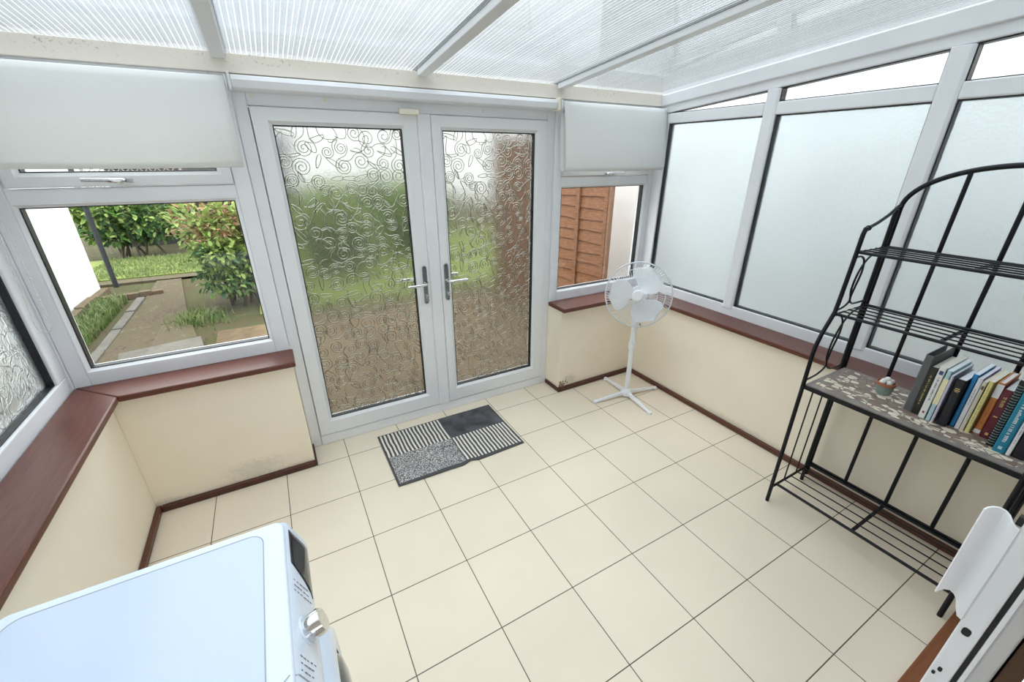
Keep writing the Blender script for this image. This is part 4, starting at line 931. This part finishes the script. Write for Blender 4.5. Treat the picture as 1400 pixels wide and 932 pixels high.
MB().box(-2.6, -1.80, -6, 5.74, G, 2.9).build('wall', RENDER, nb)
MB().box(-2.7, -1.66, -6, 5.86, 2.9, 3.02).build('fascia', UPVC, nb)
MB().tube([(-1.785, -3, 1.66), (-1.785, 5.70, 1.66)], .012, 8).build('cable', bsdf('grey_cable', (.25, .26, .27), .6), nb)
nb2 = empty('neighbour_building', (4.2, -1, G), 'white rendered wall outside the right-hand windows, beyond the fan', 'building', None, 'structure')
MB().box(4.15, 4.9, -6, 2.2, G, 3.3).build('wall', RENDER, nb2); MB().box(4.13, 4.95, -6, 2.24, 3.3, 3.38).build('coping', UPVC2, nb2)
# fence panel with overlapping boards
fd = Vector((-.187, 1, 0)).normalized(); fo = Vector((3.52, 1.08, 0)); fnn = Vector((-fd.y, fd.x, 0))
if fnn.x > 0: fnn = -fnn
FWOOD = wood('orange_fence', (.10, .045, .022), (.30, .135, .062), .85, (3, 3, 30)); FDARK = wood('brown_fence_post', (.16, .085, .05), (.27, .15, .09), .85, (14, 14, 1.5))
fe = empty('fence_panel', (fo.x, fo.y, .16), 'orange-brown lap fence panel outside the small right window', 'fence')
def along(s, o, z): p = fo + fd * s + fnn * o; return (p.x, p.y, z)
FL = 1.80; nb_ = 17
for k in range(nb_):
    z0 = G + .02 + k * .115; z1 = z0 + .128; m = MB()
    ns = 12; vs = []; fs = []
    for i in range(ns + 1):
        s = FL * i / ns; wv = .006 * math.sin(7 * s + 2.1 * k) + .004 * math.sin(17 * s + k)
        for o, z in ((.004, z0 + wv), (.026, z0 + wv), (.010, z1), (.000, z1)): vs.append(along(s, o, z))
    for i in range(ns):
        for j in range(4): j2 = (j + 1) % 4; fs.append((i * 4 + j, i * 4 + j2, (i + 1) * 4 + j2, (i + 1) * 4 + j))
    fs += [(0, 1, 2, 3), tuple(ns * 4 + j for j in (3, 2, 1, 0))]
    m.add(vs, fs); m.build('board', FWOOD, fe)
for s in (.025, .40, .85, 1.30, 1.78):
    a = s - .022; b = s + .022
    MB().hexa([along(a, .027, G + .02), along(b, .027, G + .02), along(b, .047, G + .02), along(a, .047, G + .02), along(a, .027, 1.86), along(b, .027, 1.86), along(b, .047, 1.86), along(a, .047, 1.86)]).build('batten', FWOOD, fe)
MB().hexa([along(-.035, .0, G), along(-.003, .0, G), along(-.003, .045, G), along(-.035, .045, G), along(-.035, .0, 1.92), along(-.003, .0, 1.92), along(-.003, .045, 1.92), along(-.035, .045, 1.92)]).build('post', FDARK, fe)
MB().hexa([along(1.805, -.03, G), along(1.87, -.03, G), along(1.87, .05, G), along(1.805, .05, G), along(1.805, -.03, 1.92), along(1.87, -.03, 1.92), along(1.87, .05, 1.92), along(1.805, .05, 1.92)]).build('post', FDARK, fe)
MB().hexa([along(0, -.02, 1.85), along(FL, -.02, 1.85), along(FL, .055, 1.85), along(0, .055, 1.85), along(0, -.02, 1.88), along(FL, -.02, 1.88), along(FL, .055, 1.88), along(0, .055, 1.88)]).build('capping', FDARK, fe)
# shed, trellis, pole
SHED = wood('dark_shed_timber', (.018, .016, .018), (.045, .038, .036), .8, (2, 2, 18))
sh = empty('garden_shed', (-.6, 10.3, G), 'dark timber shed at the end of the garden', 'shed')
MB().box(-2.2, 1.2, 9.7, 11.2, G, 1.75).build('wall', SHED, sh)
MB().prism([(-2.4, 9.5, 1.72), (-2.4, 9.5, 1.78), (-2.4, 10.45, 2.30), (-2.4, 11.4, 1.78), (-2.4, 11.4, 1.72), (-2.4, 10.45, 2.22)], (0, 0, 0), (3.8, 0, 0)).build('roof', bsdf('dark_roof_felt', (.03, .03, .035), .9), sh)
tr = MB(); W_ = 1.5
for k in range(-7, 14):
    x0_, z0_ = k * .14, 0.; 
    for sg in (1, -1):
        a, b = (x0_, .9), (x0_ + sg * .9, 1.8)
        def cl(p, q):
            (xa, za), (xb, zb_) = p, q
            if xa > xb: xa, za, xb, zb_ = xb, zb_, xa, za
            if xb < 0 or xa > W_: return None
            if xa < 0: za += (zb_ - za) * (0 - xa) / (xb - xa); xa = 0
            if xb > W_: zb_ = za + (zb_ - za) * (W_ - xa) / (xb - xa); xb = W_
            return (xa, za), (xb, zb_)
        r = cl(a, b)
        if r: tr.tube([(-2.35 + r[0][0], 8.98, r[0][1]), (-2.35 + r[1][0], 8.98, r[1][1])], .008, 4)
tr.box(-2.38, -2.34, 8.96, 9.0, G, 1.82).box(-.88, -.84, 8.96, 9.0, G, 1.82).box(-2.38, -.84, 8.96, 9.0, 1.80, 1.83).box(-2.38, -.84, 8.96, 9.0, .88, .91)
tag(tr.build('trellis', bsdf('grey_trellis', (.30, .27, .22), .8)), 'grey diamond trellis in front of the dark shed', 'trellis')
tag(MB().cyl((-1.66, 5.88, G), (-1.66, 5.88, 2.5), .032, 12).build('pole', bsdf('blackish_pole', (.015, .018, .024), .5), smooth=40), 'slim black pole beside the white building', 'pole')

def leafmat(name, a, b, scale=8):
    m, nt, out = newmat(name); t = NT(nt); c = t.coord(); f = t.ramp(t.noise(scale, 3, c), [(.35, 0.), (.65, 1.)]); cc = t.mix(f, a, b)
    p = t.n('ShaderNodeBsdfPrincipled'); t.l(cc, p.inputs['Base Color']); p.inputs['Roughness'].default_value = .55; p.inputs['Specular IOR Level'].default_value = .3; tl = t.n('ShaderNodeBsdfTranslucent'); t.l(cc, tl.inputs[0])
    mx = t.n('ShaderNodeMixShader'); mx.inputs[0].default_value = .25; t.l(p.outputs[0], mx.inputs[1]); t.l(tl.outputs[0], mx.inputs[2]); t.l(mx.outputs[0], out.inputs[0]); return m
LG = leafmat('leaf_green', (.06, .15, .022), (.14, .27, .045)); LD = leafmat('leaf_dark', (.025, .08, .028), (.06, .15, .04)); LL = leafmat('leaf_light', (.22, .34, .075), (.34, .42, .14)); LR = leafmat('leaf_red', (.30, .16, .09), (.44, .27, .17))
BARK = bsdf('bark', (.06, .045, .03), .9)
def shrub(name, label, cx, cy, rx, ry, z0, z1, n, size, red, seed, group=None, light=.3, stems=5):
    rnd = random.Random(seed); root = empty(name, (cx, cy, G), label, 'shrub' if name != 'hedge' else 'hedge', group)
    m = MB(); zc = (z0 + z1) / 2; rz = (z1 - z0) / 2
    lumps = [(rnd.uniform(-.6, .6), rnd.uniform(-.6, .6), rnd.uniform(-.6, .6), rnd.uniform(.38, .62)) for _ in range(16)]
    for _ in range(n):
        lx, ly, lz, lr = rnd.choice(lumps); v = Vector((rnd.gauss(0, 1), rnd.gauss(0, 1), rnd.gauss(0, 1))).normalized() * lr * rnd.uniform(.62, 1.08)
        p = Vector((cx + (lx + v.x) * rx, cy + (ly + v.y) * ry, max(G + .08, zc + (lz + v.z) * rz)))
        d = (v + Vector((rnd.gauss(0, .5), rnd.gauss(0, .5), rnd.gauss(.1, .5)))).normalized(); s = d.cross(Vector((rnd.gauss(0, .4), rnd.gauss(0, .4), 1))).normalized(); u = s.cross(d)
        L = size * rnd.uniform(.7, 1.3); w_ = L * .23
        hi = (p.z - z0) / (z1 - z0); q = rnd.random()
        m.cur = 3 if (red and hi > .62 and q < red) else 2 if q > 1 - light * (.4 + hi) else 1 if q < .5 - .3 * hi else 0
        m.add([p, p + d * L * .35 + s * w_ + u * w_ * .25, p + d * L * .75 + s * w_ * .75 + u * w_ * .1, p + d * L - u * L * .1, p + d * L * .75 - s * w_ * .75 + u * w_ * .1, p + d * L * .35 - s * w_ + u * w_ * .25, p + d * L * .5 - u * w_ * .1],
              [(0, 1, 6), (1, 2, 6), (2, 3, 6), (3, 4, 6), (4, 5, 6), (5, 0, 6)])
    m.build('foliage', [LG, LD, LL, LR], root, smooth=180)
    st = MB()
    for k in range(stems):
        a = rnd.uniform(0, 6.28); r0 = .12 * min(rx, ry) + .05; b = (cx + .7 * rx * rnd.uniform(-.7, .7), cy + .7 * ry * rnd.uniform(-.7, .7), zc + .3 * rz)
        x0_, y0_ = (cx + rx * rnd.uniform(-.5, .5), cy + ry * rnd.uniform(-.4, .4)); st.tube([(x0_, y0_, G), ((x0_ + b[0]) / 2 + rnd.uniform(-.04, .04), (y0_ + b[1]) / 2, (G + b[2]) / 2), b], [.022, .017, .010], 7)
    st.build('stem', BARK, root, smooth=60); return root
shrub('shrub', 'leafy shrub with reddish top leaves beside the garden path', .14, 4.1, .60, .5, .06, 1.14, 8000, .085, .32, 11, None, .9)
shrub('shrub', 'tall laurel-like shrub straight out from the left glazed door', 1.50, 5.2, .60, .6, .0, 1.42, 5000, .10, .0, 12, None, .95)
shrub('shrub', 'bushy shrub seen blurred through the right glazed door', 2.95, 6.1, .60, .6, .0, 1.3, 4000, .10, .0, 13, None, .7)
shrub('hedge', 'glossy green hedge along the back of the lawn', -1.75, 8.35, .85, .4, .15, 1.0, 6500, .12, .0, 14, None, .5, 9)
shrub('hedge', 'green hedge at the back of the garden, beyond the glazed doors', 2.35, 8.5, 1.75, .5, .0, 1.25, 6500, .13, .0, 15, None, .45, 9)
# rough grass in the bed by the white wall and on the lawn
def grass(name, label, area, n, hmin, hmax, mats, seed):
    rnd = random.Random(seed); m = MB()
    for _ in range(n):
        x, y, z = area(rnd); a = rnd.uniform(0, 6.28); h = rnd.uniform(hmin, hmax); b = rnd.uniform(.2, .8) * h; w_ = rnd.uniform(.004, .008); m.cur = rnd.randrange(len(mats))
        c, s = math.cos(a), math.sin(a)
        m.add([(x - s * w_, y + c * w_, z), (x + s * w_, y - c * w_, z), (x + c * b * .4 + s * w_ * .6, y + s * b * .4 - c * w_ * .6, z + h * .7), (x + c * b, y + s * b, z + h), (x + c * b * .4 - s * w_ * .6, y + s * b * .4 + c * w_ * .6, z + h * .7)], [(0, 1, 2, 4), (4, 2, 3)])
    o = m.build(name, mats); tag(o, label, 'grass', None, 'stuff')
G1 = leafmat('grass_green', (.085, .15, .035), (.15, .225, .06)); G2 = leafmat('grass_pale', (.17, .20, .08), (.24, .24, .12))
grass('grass', 'rough long grass and weeds in the bed along the path', lambda r: (r.uniform(-1.62, -1.33), 2.7 + 2.2 * r.random() ** 1.1, G), 2600, .05, .17, [G1, G1, G2], 3)
grass('grass', 'short lawn grass in front of the hedge', lambda r: (r.uniform(-2.2, .6), r.uniform(6.22, 8.0), G + .05), 6000, .02, .06, [G1, G2], 4)
grass('grass', 'weedy grass at the foot of the red-tipped shrub', lambda r: (-.42 + r.gauss(0, .13), 3.62 + r.gauss(0, .14), G), 900, .03, .11, [G1, G1, G2], 5)
